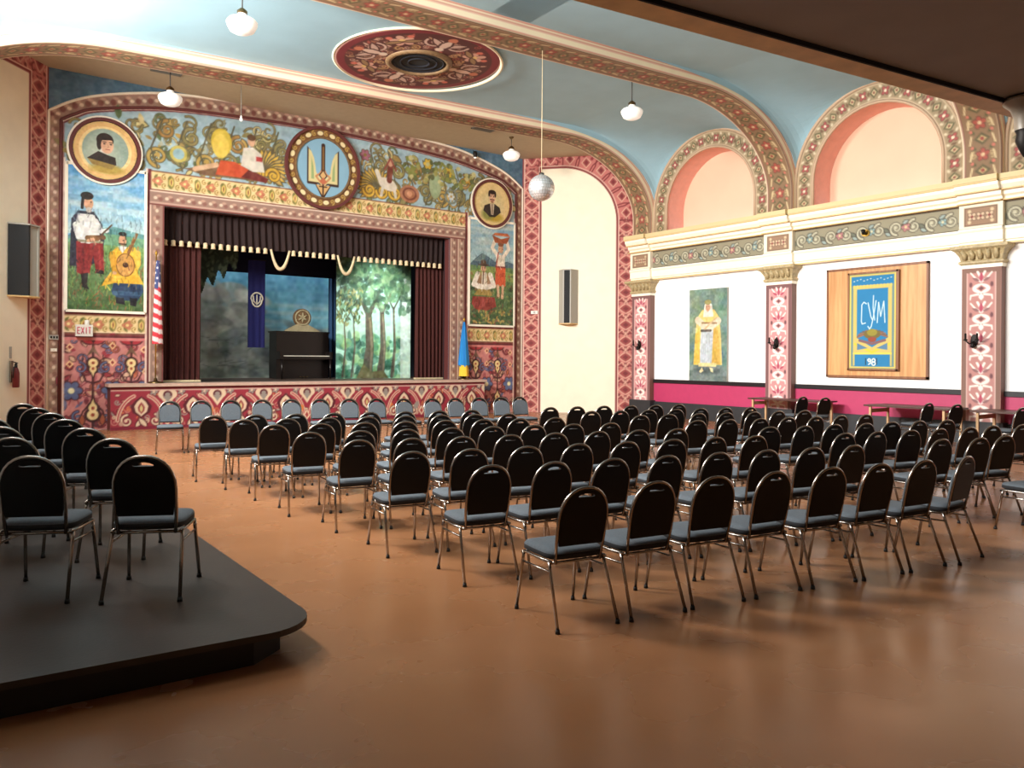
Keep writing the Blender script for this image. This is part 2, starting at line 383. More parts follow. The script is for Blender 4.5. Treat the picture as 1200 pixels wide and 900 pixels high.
def edge_v(cv, x0, x1, y0, y1):
    for xa, s in ((x0, 1), (x1, -1)):
        cv.rect(min(xa, xa + s * .045), max(xa, xa + s * .045), y0, y1, (124, 40, 42)); cv.rect(min(xa + s * .045, xa + s * .075), max(xa + s * .045, xa + s * .075), y0, y1, (232, 200, 184))
def keyhole(cv, x, y, r, up=1):
    dk = (58, 24, 24)
    for c, k in ((dk, 1.45), ((232, 208, 150), 1.0)):
        cv.ell(x, y - up * r * .45, r * .62 * k, r * .62 * k, c); cv.ell(x, y + up * r * .42, r * .46 * k, r * .5 * k, c)
        cv.poly([(x - r * .3 * k, y + up * r * .6), (x, y + up * r * 1.5 * k), (x + r * .3 * k, y + up * r * .6)], c)
    cv.ell(x, y - up * r * .45, r * .2, r * .2, (150, 60, 40)); cv.ell(x, y + up * r * .35, r * .17, r * .2, (150, 60, 40))
def ornate_panel(cv, x0, x1, y0, y1, mirror=False):
    """folk ornament: blue flowers, cream gourds and dark stems on rose"""
    cv.rect(x0, x1, y0, y1, (196, 128, 122)); W = x1 - x0
    def X(u): return x0 + (1 - u if mirror else u) * W
    dk = (70, 28, 32); blue = (92, 104, 142); H = y1 - y0
    rs = np.random.RandomState(31)
    for k in range(120):
        x, z = x0 + W * rs.rand(), y0 + H * rs.rand(); q = [(150, 52, 62), (104, 108, 140), (176, 96, 70), (170, 92, 96), (120, 50, 58), (206, 168, 140)][rs.randint(6)]
        if k % 3: cv.leaf(x, z, .12 + .14 * rs.rand(), rs.rand() * 6.28, .03 + .03 * rs.rand(), q, dk if k % 2 else None)
        else: cv.spiral(x, z, .08 + .07 * rs.rand(), 1.1, rs.rand() * 6.28, 1 if k % 2 else -1, .035, q, dk)
    for u, v, r in ((.15, .42, .2), (.56, .42, .2), (.96, .42, .18)):
        for k in range(10):
            an = k * 2 * PI / 10; cv.line([(X(u), y0 + v * H), (X(u) + .33 * math.cos(an), y0 + v * H + .33 * math.sin(an))], .03, (150, 70, 76))
    for u in (.36, .8):
        cv.line([(X(u), y0), (X(u), y1)], .05, dk)
        for sg in (-1, 1):
            cv.line([(X(u), y0 + .5 * H), (X(u) + sg * .14, y0 + .52 * H), (X(u) + sg * .24, y0 + .62 * H), (X(u) + sg * .2, y0 + .8 * H)], .05, dk, wd2=.02)
            cv.line([(X(u), y0 + .3 * H), (X(u) + sg * .2, y0 + .2 * H), (X(u) + sg * .3, y0 + .06 * H)], .05, dk, wd2=.02)
            cv.spiral(X(u) + sg * .26, y0 + .66 * H, .13, 1.1, PI / 2, sg, .04, blue, dk)
            cv.spiral(X(u) + sg * .3, y0 + .14 * H, .13, 1.1, PI / 2, -sg, .045, blue, dk)
            cv.leaf(X(u), y0 + .92 * H, .3, PI / 2 + sg * 1.1, .06, (166, 44, 52), dk)
        keyhole(cv, X(u), y0 + .2 * H, .19); keyhole(cv, X(u), y0 + .68 * H, .16, -1)
        cv.poly([(X(u) - .14, y0 + .78 * H), (X(u), y0 + .9 * H), (X(u) + .14, y0 + .78 * H), (X(u), y0 + .83 * H)], (112, 84, 66))
    for u in (.12, .58, .97):
        cv.flower(X(u), y0 + .42 * H, .22, 6, blue, (230, 220, 160), dk); cv.ell(X(u), y0 + .42 * H, .05, .05, (240, 232, 190))
    for u, v in ((.1, .88), (.58, .9), (.95, .86), (.1, .7), (.58, .72), (.16, .05), (.58, .12), (.97, .62)):
        cv.diamond(X(u), y0 + v * H, .08, .09, (236, 200, 150)); cv.diamond(X(u), y0 + v * H, .04, .045, (130, 36, 40))
    for u in (.24, .47, .7): cv.leaf(X(u), y0 + .05 * H, .24, PI / 2, .05, (168, 92, 60), dk)
    cv.rect(x0, x1, y1 - .1, y1, (206, 124, 120)); cv.rect(x0, x1, y1 - .03, y1, dk)

# ------------------------------------------------------------------ stage wall
Z_OUT = [(0, 8.13), (1.96, 8.09), (3.81, 7.98), (4.75, 7.82), (5.55, 7.6), (6.06, 7.38), (6.52, 7.08)]
Z_IN = [(0, 7.78), (1.96, 7.73), (4.0, 7.6), (5.55, 7.3), (6.0, 7.1), (6.28, 6.92)]
def arch_poly(pts, zb):
    L = [(CX - d, z) for d, z in reversed(pts)] + [(CX + d, z) for d, z in pts[1:]]
    return [(L[0][0], zb)] + L + [(L[-1][0], zb)]
def smooth(pts, n=5):
    out = []
    for i in range(len(pts) - 1):
        p0 = pts[max(0, i - 1)]; p1 = pts[i]; p2 = pts[i + 1]; p3 = pts[min(len(pts) - 1, i + 2)]
        for k in range(n):
            t = k / n
            out.append(tuple(.5 * (2 * b + (c - a) * t + (2 * a - 5 * b + 4 * c - d) * t * t + (-a + 3 * b - 3 * c + d) * t ** 3) for a, b, c, d in zip(p0, p1, p2, p3)))
    out.append(pts[-1]); return out
ZO, ZI = smooth(Z_OUT), smooth(Z_IN)
cv = Cv(SXL, SXR, 0, 8.2, 46, (88, 122, 146))
cv.poly(arch_poly(ZO, -1), (222, 202, 182)); cv.poly([(x, z - .035) for x, z in arch_poly(ZO, -1)], (150, 120, 104))
# dots along the arched band
mid = [((a[0] + b[0]) / 2, (a[1] + b[1]) / 2) for a, b in zip(smooth([(0, 7.96), (1.96, 7.91), (3.9, 7.79), (4.8, 7.62), (5.6, 7.42), (6.05, 7.24), (6.4, 7.0)], 8), smooth([(0, 7.96), (1.96, 7.91), (3.9, 7.79), (4.8, 7.62), (5.6, 7.42), (6.05, 7.24), (6.4, 7.0)], 8))]
acc = 0; last = mid[0]; k = 0
seq = [(p[0], p[1]) for p in mid]
dist = np.concatenate([[0], np.cumsum([math.hypot(b[0] - a[0], b[1] - a[1]) for a, b in zip(seq, seq[1:])])])
for k in range(int(dist[-1] / .27) + 1):
    d = k * .27; x = np.interp(d, dist, [p[0] for p in seq]); z = np.interp(d, dist, [p[1] for p in seq])
    for sg in (-1, 1):
        cv.ell(CX + sg * (x + .13), z - .04, .06, .07, (122, 74, 66)); cv.ell(CX + sg * (x + .08), z + .06, .06, .035, (186, 150, 130)); cv.ell(CX + sg * x, z, .046, .042, (218, 198, 172))
cv.poly([(x, z + .04) for x, z in arch_poly(ZI, -1)], (116, 46, 46)); cv.poly(arch_poly(ZI, -1), (226, 200, 184))
cv.poly([(CX + (x - CX) * .994, z - .04) for x, z in arch_poly(ZI, -1)], (112, 44, 44)); cv.poly([(CX + (x - CX) * .99, z - .07) for x, z in arch_poly(ZI, -1)], (156, 184, 194))
# side bands
dots_band_v(cv, SXL, 2.17, 0, 6.98, (150, 118, 98)); dots_band_v(cv, 14.69, SXR, 0, 6.98, (150, 118, 98))
cv.rect(2.14, 2.17, 0, 6.9, (112, 44, 44)); cv.rect(14.69, 14.72, 0, 6.9, (112, 44, 44))
# scroll mural
def scroll_field(cv):
    inside = lambda x: np.interp(abs(x - CX), [p[0] for p in ZI], [p[1] for p in ZI]) - .16
    ol, gd, lt, dk, bl = (136, 128, 82), (182, 154, 84), (206, 194, 136), (92, 88, 66), (176, 200, 206)
    rs = np.random.RandomState(3)
    for k in range(430):
        x = 2.3 + rs.rand() * 12.2; zt = inside(x); z = 6.1 + rs.rand() * max(.05, zt - 6.15)
        if k % 5 == 0: cv.ell(x, z, .12, .1, bl, rs.rand() * 3, al=.6)
        c = [ol, ol, gd, lt, (94, 112, 74), (150, 128, 72)][rs.randint(6)]
        if abs(x - CX) < 1.1: continue
        r = .07 + .1 * rs.rand()
        if rs.rand() < .5: cv.leaf(x, z, r * 2.2, rs.rand() * 6.28, r * .5, c, dk if rs.rand() < .5 else None)
        else: cv.spiral(x, z, r * 1.3, 1.1, rs.rand() * 6.28, 1 if rs.rand() < .5 else -1, .04, c, dk)
    for k in range(17):                       # the large scrolls
        x = 4.15 + k * .56
        if abs(x - CX) < 1.05: continue
        zt = inside(x); c = ol if k % 2 else gd; sg = 1 if x > CX else -1
        cv.spiral(x, 6.42 + .1 * (k % 2), .24, 1.5, -PI / 2, sg, .075, c, dk, n=26)
        if zt > 7.1: cv.spiral(x + .2, 7.08 - .1 * (k % 2), .22, 1.4, PI / 2, -sg, .07, ol if k % 3 else (160, 126, 70), dk, n=26)
        cv.line([(x, 6.15), (x + .15 * sg, 6.6), (x - .1 * sg, zt - .1)], .04, dk)
    for k in range(14):                       # acanthus beside the emblem
        an = PI * (.15 + .08 * k)
        for sg in (-1, 1):
            x = CX - .15 + sg * 1.55; cv.leaf(x, 6.45, .55, PI / 2 + sg * (k - 3) * .22, .07, gd if k % 2 else (206, 170, 70), dk)
    for sg in (-1, 1):
        for k in range(3): cv.spiral(CX - .15 + sg * (1.35 + .4 * k), 6.35, .19, 1.5, PI, sg, .07, (204, 166, 64), (110, 84, 40), n=24)
    # reclining woman in a red skirt with a sheaf, left of the emblem
    cv.ell(5.62, 7.0, .25, .34, (206, 180, 70)); cv.ell(5.6, 6.9, .2, .3, (222, 196, 88))
    cv.poly([(4.75, 6.22), (5.3, 6.38), (5.75, 6.56), (6.2, 6.5), (6.75, 6.28), (6.6, 6.16), (5.2, 6.12)], (120, 92, 66))
    cv.poly([(5.48, 6.18), (5.6, 6.55), (5.95, 6.56), (6.5, 6.34), (6.75, 6.2)], (196, 84, 52)); cv.poly([(6.1, 6.2), (6.3, 6.42), (6.8, 6.25), (6.75, 6.14)], (110, 46, 40))
    cv.poly([(6.1, 6.5), (6.16, 6.95), (6.4, 7.0), (6.62, 6.85), (6.7, 6.4), (6.4, 6.38)], (214, 210, 196)); cv.rect(6.48, 6.64, 6.66, 6.78, (170, 64, 60))
    cv.ell(6.36, 7.15, .1, .14, (206, 166, 132)); cv.ell(6.36, 7.24, .11, .08, (92, 66, 44)); cv.line([(5.0, 6.25), (5.5, 6.42)], .12, (206, 170, 136))
    cv.ell(4.62, 6.55, .2, .2, (190, 178, 96)); cv.ell(4.62, 6.55, .13, .13, (150, 184, 190))
    # rider on a white horse with fruit, right of the emblem
    cv.ell(10.2, 6.58, .3, .17, (214, 208, 190), -.3); cv.line([(10.0, 6.6), (9.86, 6.9)], .13, (212, 206, 190)); cv.line([(10.4, 6.5), (10.45, 6.25)], .09, (206, 200, 184)); cv.line([(10.05, 6.5), (10.0, 6.25)], .09, (206, 200, 184))
    cv.line([(10.25, 6.7), (10.28, 7.1)], .17, (116, 60, 48)); cv.ell(10.28, 7.2, .09, .11, (196, 150, 120)); cv.line([(10.1, 7.0), (10.28, 7.32), (10.46, 7.0)], .05, (140, 70, 60))
    cv.ell(10.9, 6.4, .32, .25, (170, 118, 88)); cv.ring(10.9, 6.4, .2, .16, .05, (120, 70, 56)); cv.ell(10.9, 6.4, .09, .08, (206, 150, 116))
    cv.ell(11.75, 6.75, .2, .38, (150, 168, 130)); cv.ring(12.3, 6.5, .2, .2, .06, (120, 130, 120)); cv.flower(12.3, 6.5, .12, 6, (196, 206, 204), gd)
    for x, z, c in ((12.2, 7.2, (196, 166, 60)), (11.5, 7.35, (206, 176, 70)), (12.9, 7.1, (190, 150, 60)), (9.5, 7.3, (150, 92, 110))): cv.flower(x, z, .16, 6, c, (120, 96, 50), (80, 76, 44))
    for k in range(90):
        x = 10.6 + rs.rand() * 2.6; z = 6.75 + rs.rand() * .75
        if z < inside(x) - .05: cv.ell(x, z, .05 + .05 * rs.rand(), .04 + .04 * rs.rand(), [(128, 136, 70), (160, 158, 96), (96, 104, 66), (190, 186, 130)][rs.randint(4)], rs.rand() * 3)
scroll_field(cv)
frieze_gold(cv, 4.0, 12.85, 5.6, 6.08)
for (xa, xb, mi) in ((2.17, 3.97, False), (12.85, 14.69, True)):
    frieze_gold(cv, xa, xb, 2.17, 2.62); ornate_panel(cv, xa, xb, 0.0, 2.13, mi)
    cv.rect(xa, xb, 2.62, 2.68, (110, 40, 44)); cv.rect(xa, xb, 2.12, 2.17, (110, 40, 44))
    for x in (xa, xb): cv.rect(x - .045, x + .045, 0, 6.1, (112, 42, 46)); cv.rect(x + (.03 if x == xa else -.07), x + (.07 if x == xa else -.03), 0, 6.1, (232, 208, 190))
cv.speck(7, 4, 2)
wall_stage = struct(cv_mesh('wall_stage', cv, lambda X, Z: (X, X * 0 + YS, Z), keep=lambda x, z: ~((x > OX0) & (x < OX1) & (z > OZ0 - 1.1) & (z < OZ1))))
# moulded beads following the arched band
for off, r, mt in ((ZI, .035, 'maroonline'), (ZO, .03, 'creamtrim')):
    P = [(x, YS - .01, z) for x, z in arch_poly(off, .0)]
    MB().tube(P, r, 6).build('bead_moulding', M[mt], wall_stage)
# proscenium frame, in relief
def frame_cv(x0, x1, y0, y1, horiz):
    c = Cv(x0, x1, y0, y1, 46, (150, 112, 104))
    (dots_band_h if horiz else dots_band_v)(c, x0, x1, y0, y1, (150, 120, 106)); return c
trim1 = struct(bpy.data.objects.new('trim_1', None)); COL.objects.link(trim1)
for (x0, x1, z0, z1, hz) in ((3.97, 12.76, 5.25, 5.6, True), (3.97, 4.29, 1.05, 5.25, False), (12.24, 12.76, 1.05, 5.25, False)):
    c = frame_cv(x0, x1, z0, z1, hz)
    if not hz and x1 > 12.5: c = Cv(x0, x1, z0, z1, 46, (150, 112, 104)); dots_band_v(c, 12.24, 12.5, z0, z1, (150, 120, 106)); dots_band_v(c, 12.5, 12.76, z0, z1, (158, 132, 114))
    fp = cv_mesh('frame_face', c, lambda X, Z: (X, X * 0 + YS - .07, Z), parent=trim1)
    fb = MB().box(x0, x1, YS - .068, YS + .25, z0, z1).build('frame_body', M['maroonline'], trim1)

# ------------------------------------------------------------------ round portraits and the emblem on the stage wall
def disc_map(cx, cz, y): return lambda X, Z: (X, X * 0 + y, Z)
def ring_mb(cx, cz, rx, rz, w, y0, y1, n=48):
    mb = MB(); vs = []
    for k in range(n):
        a = 2 * PI * k / n; ca, sa = math.cos(a), math.sin(a)
        for (rr, y) in ((1.0, y1), (1.0, y0), (1 - w / rx, y0), (1 - w / rx, y1)): vs.append((cx + rx * rr * ca, y, cz + rz * rr * sa))
    fs = []
    for k in range(n):
        a, b = 4 * k, 4 * ((k + 1) % n)
        for q in range(4): fs.append((a + q, a + (q + 1) % 4, b + (q + 1) % 4, b + q))
    return mb.add(vs, fs)
def portrait(cx, cz, r, which, label):
    c = Cv(cx - r, cx + r, cz - r, cz + r, 84, (222, 186, 120)); X = lambda u: cx + u * r; Z = lambda v: cz + v * r
    def P(*p): return [(X(u), Z(v)) for u, v in p]
    hair, skin, coat = (44, 32, 28), (222, 178, 146), (50, 40, 36)
    if which == 0:
        c.ell(cx, cz, r * .9, r * .9, (228, 186, 122)); c.ell(cx, cz, r * .8, r * .8, (240, 212, 150)); c.ell(cx, cz, r * .7, r * .72, (152, 172, 160))
        c.ell(X(-.1), Z(-.1), r * .5, r * .5, (176, 190, 172), soft=.2); c.ell(X(.05), Z(-.62), r * .52, r * .16, (176, 150, 70), soft=.05)
        c.poly(P((-.55, -.32), (-.38, -.18), (-.22, -.05), (.05, -.14), (.3, -.2), (.33, -.45), (.1, -.52), (-.3, -.42)), coat); c.poly(P((-.55, -.32), (-.4, -.5), (.2, -.62), (.3, -.46)), (150, 126, 66))
        c.poly(P((-.17, -.05), (.08, -.14), (.02, .06), (-.12, .1)), (226, 216, 204)); c.poly(P((-.1, -.02), (.1, -.1), (.12, .1), (-.1, .15)), (196, 148, 120))
        c.ell(X(-.02), Z(.34), r * .26, r * .24, hair); c.ell(X(-.19), Z(.2), r * .08, r * .2, hair); c.ell(X(.05), Z(.17), r * .19, r * .27, skin); c.ell(X(-.03), Z(.14), r * .1, r * .2, (196, 148, 118), al=.5, soft=.04); c.poly(P((-.2, .3), (-.12, .5), (.16, .5), (.22, .36), (.1, .36), (-.1, .33)), hair)
        ex, ez, sp = .06, .22, .1
    else:
        c.ell(cx, cz, r * .93, r * .93, (222, 196, 138)); c.ell(X(0), Z(-.05), r * .62, r * .62, (206, 190, 140), soft=.2); c.ell(X(.1), Z(-.6), r * .5, r * .2, (176, 150, 56), soft=.08); c.ell(X(-.25), Z(-.5), r * .3, r * .25, (130, 134, 70), soft=.1)
        c.poly(P((-.48, -.35), (-.42, -.12), (-.12, .0), (.15, .0), (.42, -.14), (.48, -.35), (.15, -.6), (-.15, -.6)), (44, 38, 34)); c.poly(P((-.12, .0), (.12, .0), (.07, -.5), (-.05, -.5)), (196, 178, 150)); c.line(P((0, -.05), (.01, -.45)), r * .06, (120, 100, 84))
        c.ell(X(0), Z(.28), r * .17, r * .26, skin); c.ell(X(0), Z(.52), r * .2, r * .1, hair); c.ell(X(-.17), Z(.42), r * .05, r * .12, hair); c.ell(X(.17), Z(.42), r * .05, r * .12, hair)
        c.line(P((-.1, .18), (0, .2), (.1, .18)), r * .06, (84, 56, 40)); c.ell(X(0), Z(.09), r * .08, r * .06, (150, 112, 84)); ex, ez, sp = 0, .32, .08
    for sg in (-1, 1): c.ell(X(ex + sg * sp), Z(ez), r * .035, r * .022, (40, 28, 24)); c.line(P((ex + sg * sp - .05, ez + .06), (ex + sg * sp + .05, ez + .06)), r * .025, hair)
    c.line(P((ex + .01, ez - .02), (ex + .03, ez - .1), (ex - .01, ez - .11)), r * .02, (176, 124, 98)); c.line(P((ex - .05, ez - .18), (ex + .06, ez - .18)), r * .03, (160, 88, 78))
    c.speck(5, which + 5)
    t = thing('portrait_medallion', label, 'portrait', (cx, YS - .06, cz), 0)
    o = cv_mesh('portrait_face', c, lambda X_, Z_: (X_ - cx, X_ * 0 - .02, Z_ - cz), OIL, t, keep=lambda x, z: (x - cx) ** 2 + (z - cz) ** 2 < (r * .96) ** 2)
    ring_mb(0, 0, r + .06, r + .06, .075, -.05, .0).build('rim', M['maroonline'], t)
    ring_mb(0, 0, r + .1, r + .1, .05, -.03, .0).build('outer_fillet', M['creamtrim'], t)
portrait(3.03, 6.36, .68, 0, 'round portrait of a dark-haired man in a dark coat above the two-musician mural')
portrait(13.73, 6.45, .68, 1, 'round portrait of a moustached man in a black suit, above the basket-woman mural')
def emblem(cx, cz):
    rx, rz = 1.03, 1.08
    c = Cv(cx - rx, cx + rx, cz - rz, cz + rz, 60, (96, 60, 40))
    c.ell(cx, cz, rx, rz, (78, 44, 32)); c.ell(cx, cz, rx * .95, rz * .95, (122, 84, 50))
    for k in range(16):
        a = 2 * PI * k / 16 + .1; x, z = cx + rx * .85 * math.cos(a), cz + rz * .85 * math.sin(a)
        c.ell(x, z, .1, .075, (84, 50, 34), a + PI / 2); c.ell(x, z, .085, .06, (232, 216, 168), a + PI / 2)
        b = a + PI / 16; x, z = cx + rx * .85 * math.cos(b), cz + rz * .85 * math.sin(b); c.spiral(x, z, .075, 1, b, 1, .03, (190, 160, 88))
    c.ell(cx, cz, rx * .745, rz * .745, (84, 50, 36)); c.ell(cx, cz, rx * .72, rz * .72, (136, 180, 204))
    def P(*p): return [(cx + u, cz + v) for u, v in p]
    out, gold, pale = (60, 40, 34), (206, 168, 112), (214, 204, 150)
    for sg in (-1, 1):   # side tines
        S = [(.42, .5), (.42, -.42), (.12, -.42), (.02, -.5), (.02, -.3), (.14, -.22), (.2, -.12), (.22, .05), (.26, .25), (.34, .42)]
        c.poly(P(*[(sg * u * 1.06, v * 1.04) for u, v in S]), out); c.poly(P(*[(sg * (u * .93 + .015), v * .95) for u, v in S]), pale)
        c.poly(P(*[(sg * u, v) for u, v in ((.33, .25), (.33, -.32), (.25, -.32), (.27, 0))]), (150, 172, 120))
        c.line(P((sg * .1, -.5), (0, -.78)), .05, out); c.line(P((sg * .2, -.44), (0, -.8)), .05, out)
        c.line(P((sg * .02, -.02), (sg * .08, -.15), (sg * .2, -.24), (sg * .06, -.4)), .05, (196, 140, 96)); c.line(P((sg * .42, -.44), (sg * .2, -.44), (0, -.8)), .045, out)
    c.poly(P((-.2, -.46), (.2, -.46), (0, -.76)), gold); c.line(P((-.1, -.5), (.1, -.5)), .03, out); c.line(P((0, -.45), (0, -.78)), .04, out)
    c.line(P((0, .6), (0, -.05)), .11, out); c.line(P((0, .55), (0, -.3)), .05, (130, 96, 58)); c.diamond(cx, cz - .2, .12, .16, out); c.diamond(cx, cz - .2, .085, .12, (214, 176, 120)); c.diamond(cx, cz - .35, .1, .1, (190, 110, 80))
    t = thing('emblem_medallion', 'large round medallion with a gold trident on blue, centred above the stage', 'emblem', (cx, YS - .065, cz))
    cv_mesh('emblem_face', c, lambda X_, Z_: (X_ - cx, X_ * 0 - .03, Z_ - cz), OIL, t, keep=lambda x, z: ((x - cx) / rx) ** 2 + ((z - cz) / rz) ** 2 < .98)
    ring_mb(0, 0, rx + .02, rz + .02, .07, -.08, .0, 56).build('outer_rim', M['maroonline'], t)
    ring_mb(0, 0, rx * .76, rz * .76, .04, -.06, .0, 56).build('inner_rim', M['crest'], t)
emblem(8.24, 6.73)

# ------------------------------------------------------------------ the two tall murals
def mural(x0, x1, z0, z1, which, label):
    c = Cv(x0, x1, z0, z1, 76, (90, 160, 210)); W, H = x1 - x0, z1 - z0
    X = lambda u: x0 + u * W; Z = lambda v: z0 + v * H
    def P(*p): return [(X(u), Z(v)) for u, v in p]
    rs = np.random.RandomState(which + 11)
    if which == 0:
        c.grad(x0, x1, Z(.52), z1, (190, 216, 214), (74, 146, 206))
        for k in range(70): c.ell(X(rs.rand()), Z(.6 + .36 * rs.rand()), .12 + .28 * rs.rand(), .03 + .05 * rs.rand(), (206, 222, 220) if rs.rand() < .6 else (120, 180, 214), al=.35, soft=.06)
        c.poly(P((0, .5), (.3, .56), (.6, .59), (1, .55), (1, .4), (0, .4)), (96, 150, 150)); c.poly(P((0, .48), (.5, .54), (1, .52), (1, .35), (0, .35)), (110, 160, 124))
        c.grad(x0, x1, z0, Z(.46), (70, 98, 58), (126, 164, 104))
        for k in range(420):
            x, z = X(rs.rand()), Z(.44 * rs.rand()); L = .05 + .08 * rs.rand(); c.line([(x, z), (x + .03 * rs.randn(), z + L)], .018, [(58, 92, 50), (96, 134, 66), (150, 170, 92), (120, 84, 56), (170, 88, 60)][rs.randint(5)], al=.7)
        # standing man with a lute: cloak, white shirt, wide red trousers, boots
        c.poly(P((.04, .3), (.06, .62), (.14, .68), (.34, .68), (.44, .6), (.47, .5), (.44, .34), (.2, .3)), (44, 44, 60))
        c.poly(P((.13, .26), (.12, .47), (.45, .47), (.47, .27), (.36, .29), (.33, .38), (.29, .26), (.2, .24)), (140, 44, 44)); c.line(P((.2, .45), (.22, .28)), .04, (110, 30, 34)); c.line(P((.4, .45), (.42, .3)), .04, (168, 60, 56))
        c.poly(P((.18, .25), (.27, .26), (.26, .17), (.29, .145), (.2, .16)), (34, 28, 30)); c.poly(P((.36, .29), (.46, .28), (.47, .255), (.36, .26)), (34, 28, 30))
        c.poly(P((.14, .66), (.09, .54), (.18, .46), (.42, .47), (.4, .58), (.34, .66)), (222, 224, 220)); c.line(P((.12, .58), (.16, .5), (.27, .48)), .14, (226, 228, 226)); c.line(P((.36, .62), (.43, .55), (.5, .56)), .1, (220, 222, 220))
        c.line(P((.26, .5), (.46, .51)), .1, (110, 76, 48)); c.line(P((.42, .52), (.56, .6)), .035, (92, 64, 44)); c.ell(X(.32), Z(.495), .15, .07, (134, 96, 60)); c.line(P((.15, .475), (.44, .475)), .05, (150, 150, 120))
        c.ell(X(.27), Z(.735), .095, .14, (206, 160, 126)); c.ell(X(.25), Z(.785), .13, .09, (40, 30, 28)); c.line(P((.2, .77), (.19, .7)), .06, (40, 30, 28)); c.ell(X(.275), Z(.69), .06, .06, (206, 200, 190)); c.ell(X(.3), Z(.745), .015, .012, (30, 20, 20)); c.line(P((.33, .49), (.27, .48)), .07, (206, 160, 126))
        # seated man in yellow with a bandura
        c.poly(P((.56, .14), (.6, .22), (.95, .22), (.98, .15), (.9, .08), (.66, .08)), (44, 66, 96)); c.line(P((.6, .13), (.92, .13)), .1, (60, 90, 120)); c.poly(P((.62, .1), (.72, .1), (.74, .05), (.62, .06)), (36, 34, 44)); c.poly(P((.8, .1), (.9, .1), (.88, .04), (.8, .05)), (36, 34, 44))
        c.poly(P((.42, .17), (.56, .28), (.54, .4), (.62, .45), (.86, .46), (.93, .38), (.9, .28), (.98, .2), (.84, .2), (.6, .2)), (226, 178, 60)); c.line(P((.57, .4), (.6, .3), (.7, .27)), .13, (206, 152, 46)); c.line(P((.9, .42), (.9, .34), (.84, .28)), .12, (232, 188, 74))
        c.ell(X(.74), Z(.33), .2, .27, (120, 76, 36)); c.ell(X(.74), Z(.33), .18, .25, (206, 154, 82)); c.ell(X(.74), Z(.33), .06, .06, (70, 44, 28)); c.line(P((.78, .42), (.88, .55)), .07, (130, 88, 50)); c.ell(X(.6), Z(.27), .05, .04, (206, 160, 126))
        c.ell(X(.7), Z(.5), .085, .12, (208, 160, 126)); c.ell(X(.7), Z(.545), .085, .05, (40, 30, 28)); c.line(P((.66, .475), (.75, .475)), .03, (60, 40, 32)); c.ell(X(.71), Z(.5), .013, .012, (30, 20, 20)); c.poly(P((.64, .46), (.76, .46), (.7, .41)), (226, 226, 220))
    else:
        c.grad(x0, x1, Z(.55), z1, (160, 186, 182), (110, 156, 186))
        for k in range(50): c.ell(X(rs.rand()), Z(.7 + .28 * rs.rand()), .15 + .25 * rs.rand(), .03 + .05 * rs.rand(), (186, 198, 190), al=.35, soft=.06)
        c.poly(P((0, .56), (.12, .62), (.28, .68), (.42, .65), (.6, .6), (.85, .62), (1, .6), (1, .5), (0, .5)), (72, 98, 112)); c.poly(P((.1, .6), (.28, .675), (.36, .66), (.3, .6)), (104, 128, 128))
        c.grad(x0, x1, z0, Z(.56), (62, 88, 54), (96, 128, 74)); c.poly(P((0, .5), (.5, .56), (1, .5), (1, .42), (.4, .46), (0, .42)), (128, 146, 78))
        for k in range(300):
            x, z = X(rs.rand()), Z(.5 * rs.rand() ** 1.2); c.ell(x, z, .03 + .05 * rs.rand(), .02 + .03 * rs.rand(), [(54, 80, 48), (96, 120, 66), (130, 140, 84), (44, 62, 44), (128, 76, 56)][rs.randint(5)], rs.rand() * 3, al=.6)
        # woman carrying a basket on her head
        c.poly(P((.57, .38), (.58, .56), (.8, .56), (.8, .38)), (196, 84, 48)); c.line(P((.63, .38), (.64, .29)), .1, (206, 170, 136)); c.line(P((.74, .38), (.73, .27)), .1, (206, 170, 136)); c.rect(X(.57), X(.8), Z(.555), Z(.58), (120, 50, 44))
        c.poly(P((.6, .57), (.58, .68), (.78, .68), (.79, .57)), (222, 210, 190)); c.line(P((.6, .68), (.5, .74), (.57, .82)), .12, (228, 216, 196)); c.line(P((.78, .68), (.87, .74), (.82, .82)), .12, (228, 216, 196))
        c.ell(X(.69), Z(.735), .1, .13, (200, 156, 124)); c.ell(X(.69), Z(.78), .11, .07, (120, 72, 48)); c.line(P((.64, .7), (.6, .6)), .04, (150, 60, 48)); c.poly(P((.5, .86), (.56, .79), (.82, .79), (.9, .86), (.7, .83)), (150, 76, 46)); c.poly(P((.5, .86), (.9, .86), (.84, .89), (.56, .885)), (176, 96, 58)); c.ell(X(.67), Z(.735), .013, .012, (30, 20, 20)); c.ell(X(.73), Z(.735), .013, .012, (30, 20, 20))
        # seated man in a hat playing a flute
        c.poly(P((.06, .2), (.08, .27), (.56, .27), (.6, .18), (.4, .14), (.14, .15)), (140, 56, 48)); c.poly(P((.1, .28), (.2, .34), (.46, .34), (.52, .28)), (150, 128, 66))
        c.poly(P((.16, .34), (.18, .5), (.46, .5), (.48, .34)), (150, 118, 88)); c.poly(P((.26, .34), (.28, .5), (.38, .5), (.4, .34)), (216, 206, 186)); c.line(P((.18, .48), (.1, .38), (.28, .36)), .16, (222, 214, 200)); c.line(P((.46, .48), (.54, .38), (.36, .36)), .16, (222, 214, 200))
        c.ell(X(.31), Z(.535), .1, .1, (196, 150, 118)); c.ell(X(.31), Z(.57), .2, .04, (70, 50, 40)); c.ell(X(.31), Z(.595), .1, .08, (84, 62, 48)); c.line(P((.31, .51), (.3, .39)), .035, (84, 56, 36)); c.ell(X(.29), Z(.54), .013, .012, (30, 20, 20)); c.ell(X(.34), Z(.54), .013, .012, (30, 20, 20))
        for k in range(60): c.ell(X(.1 + .8 * rs.rand()), Z(.02 + .12 * rs.rand()), .05, .03, [(150, 150, 80), (60, 86, 48), (170, 140, 80)][rs.randint(3)], rs.rand() * 3)
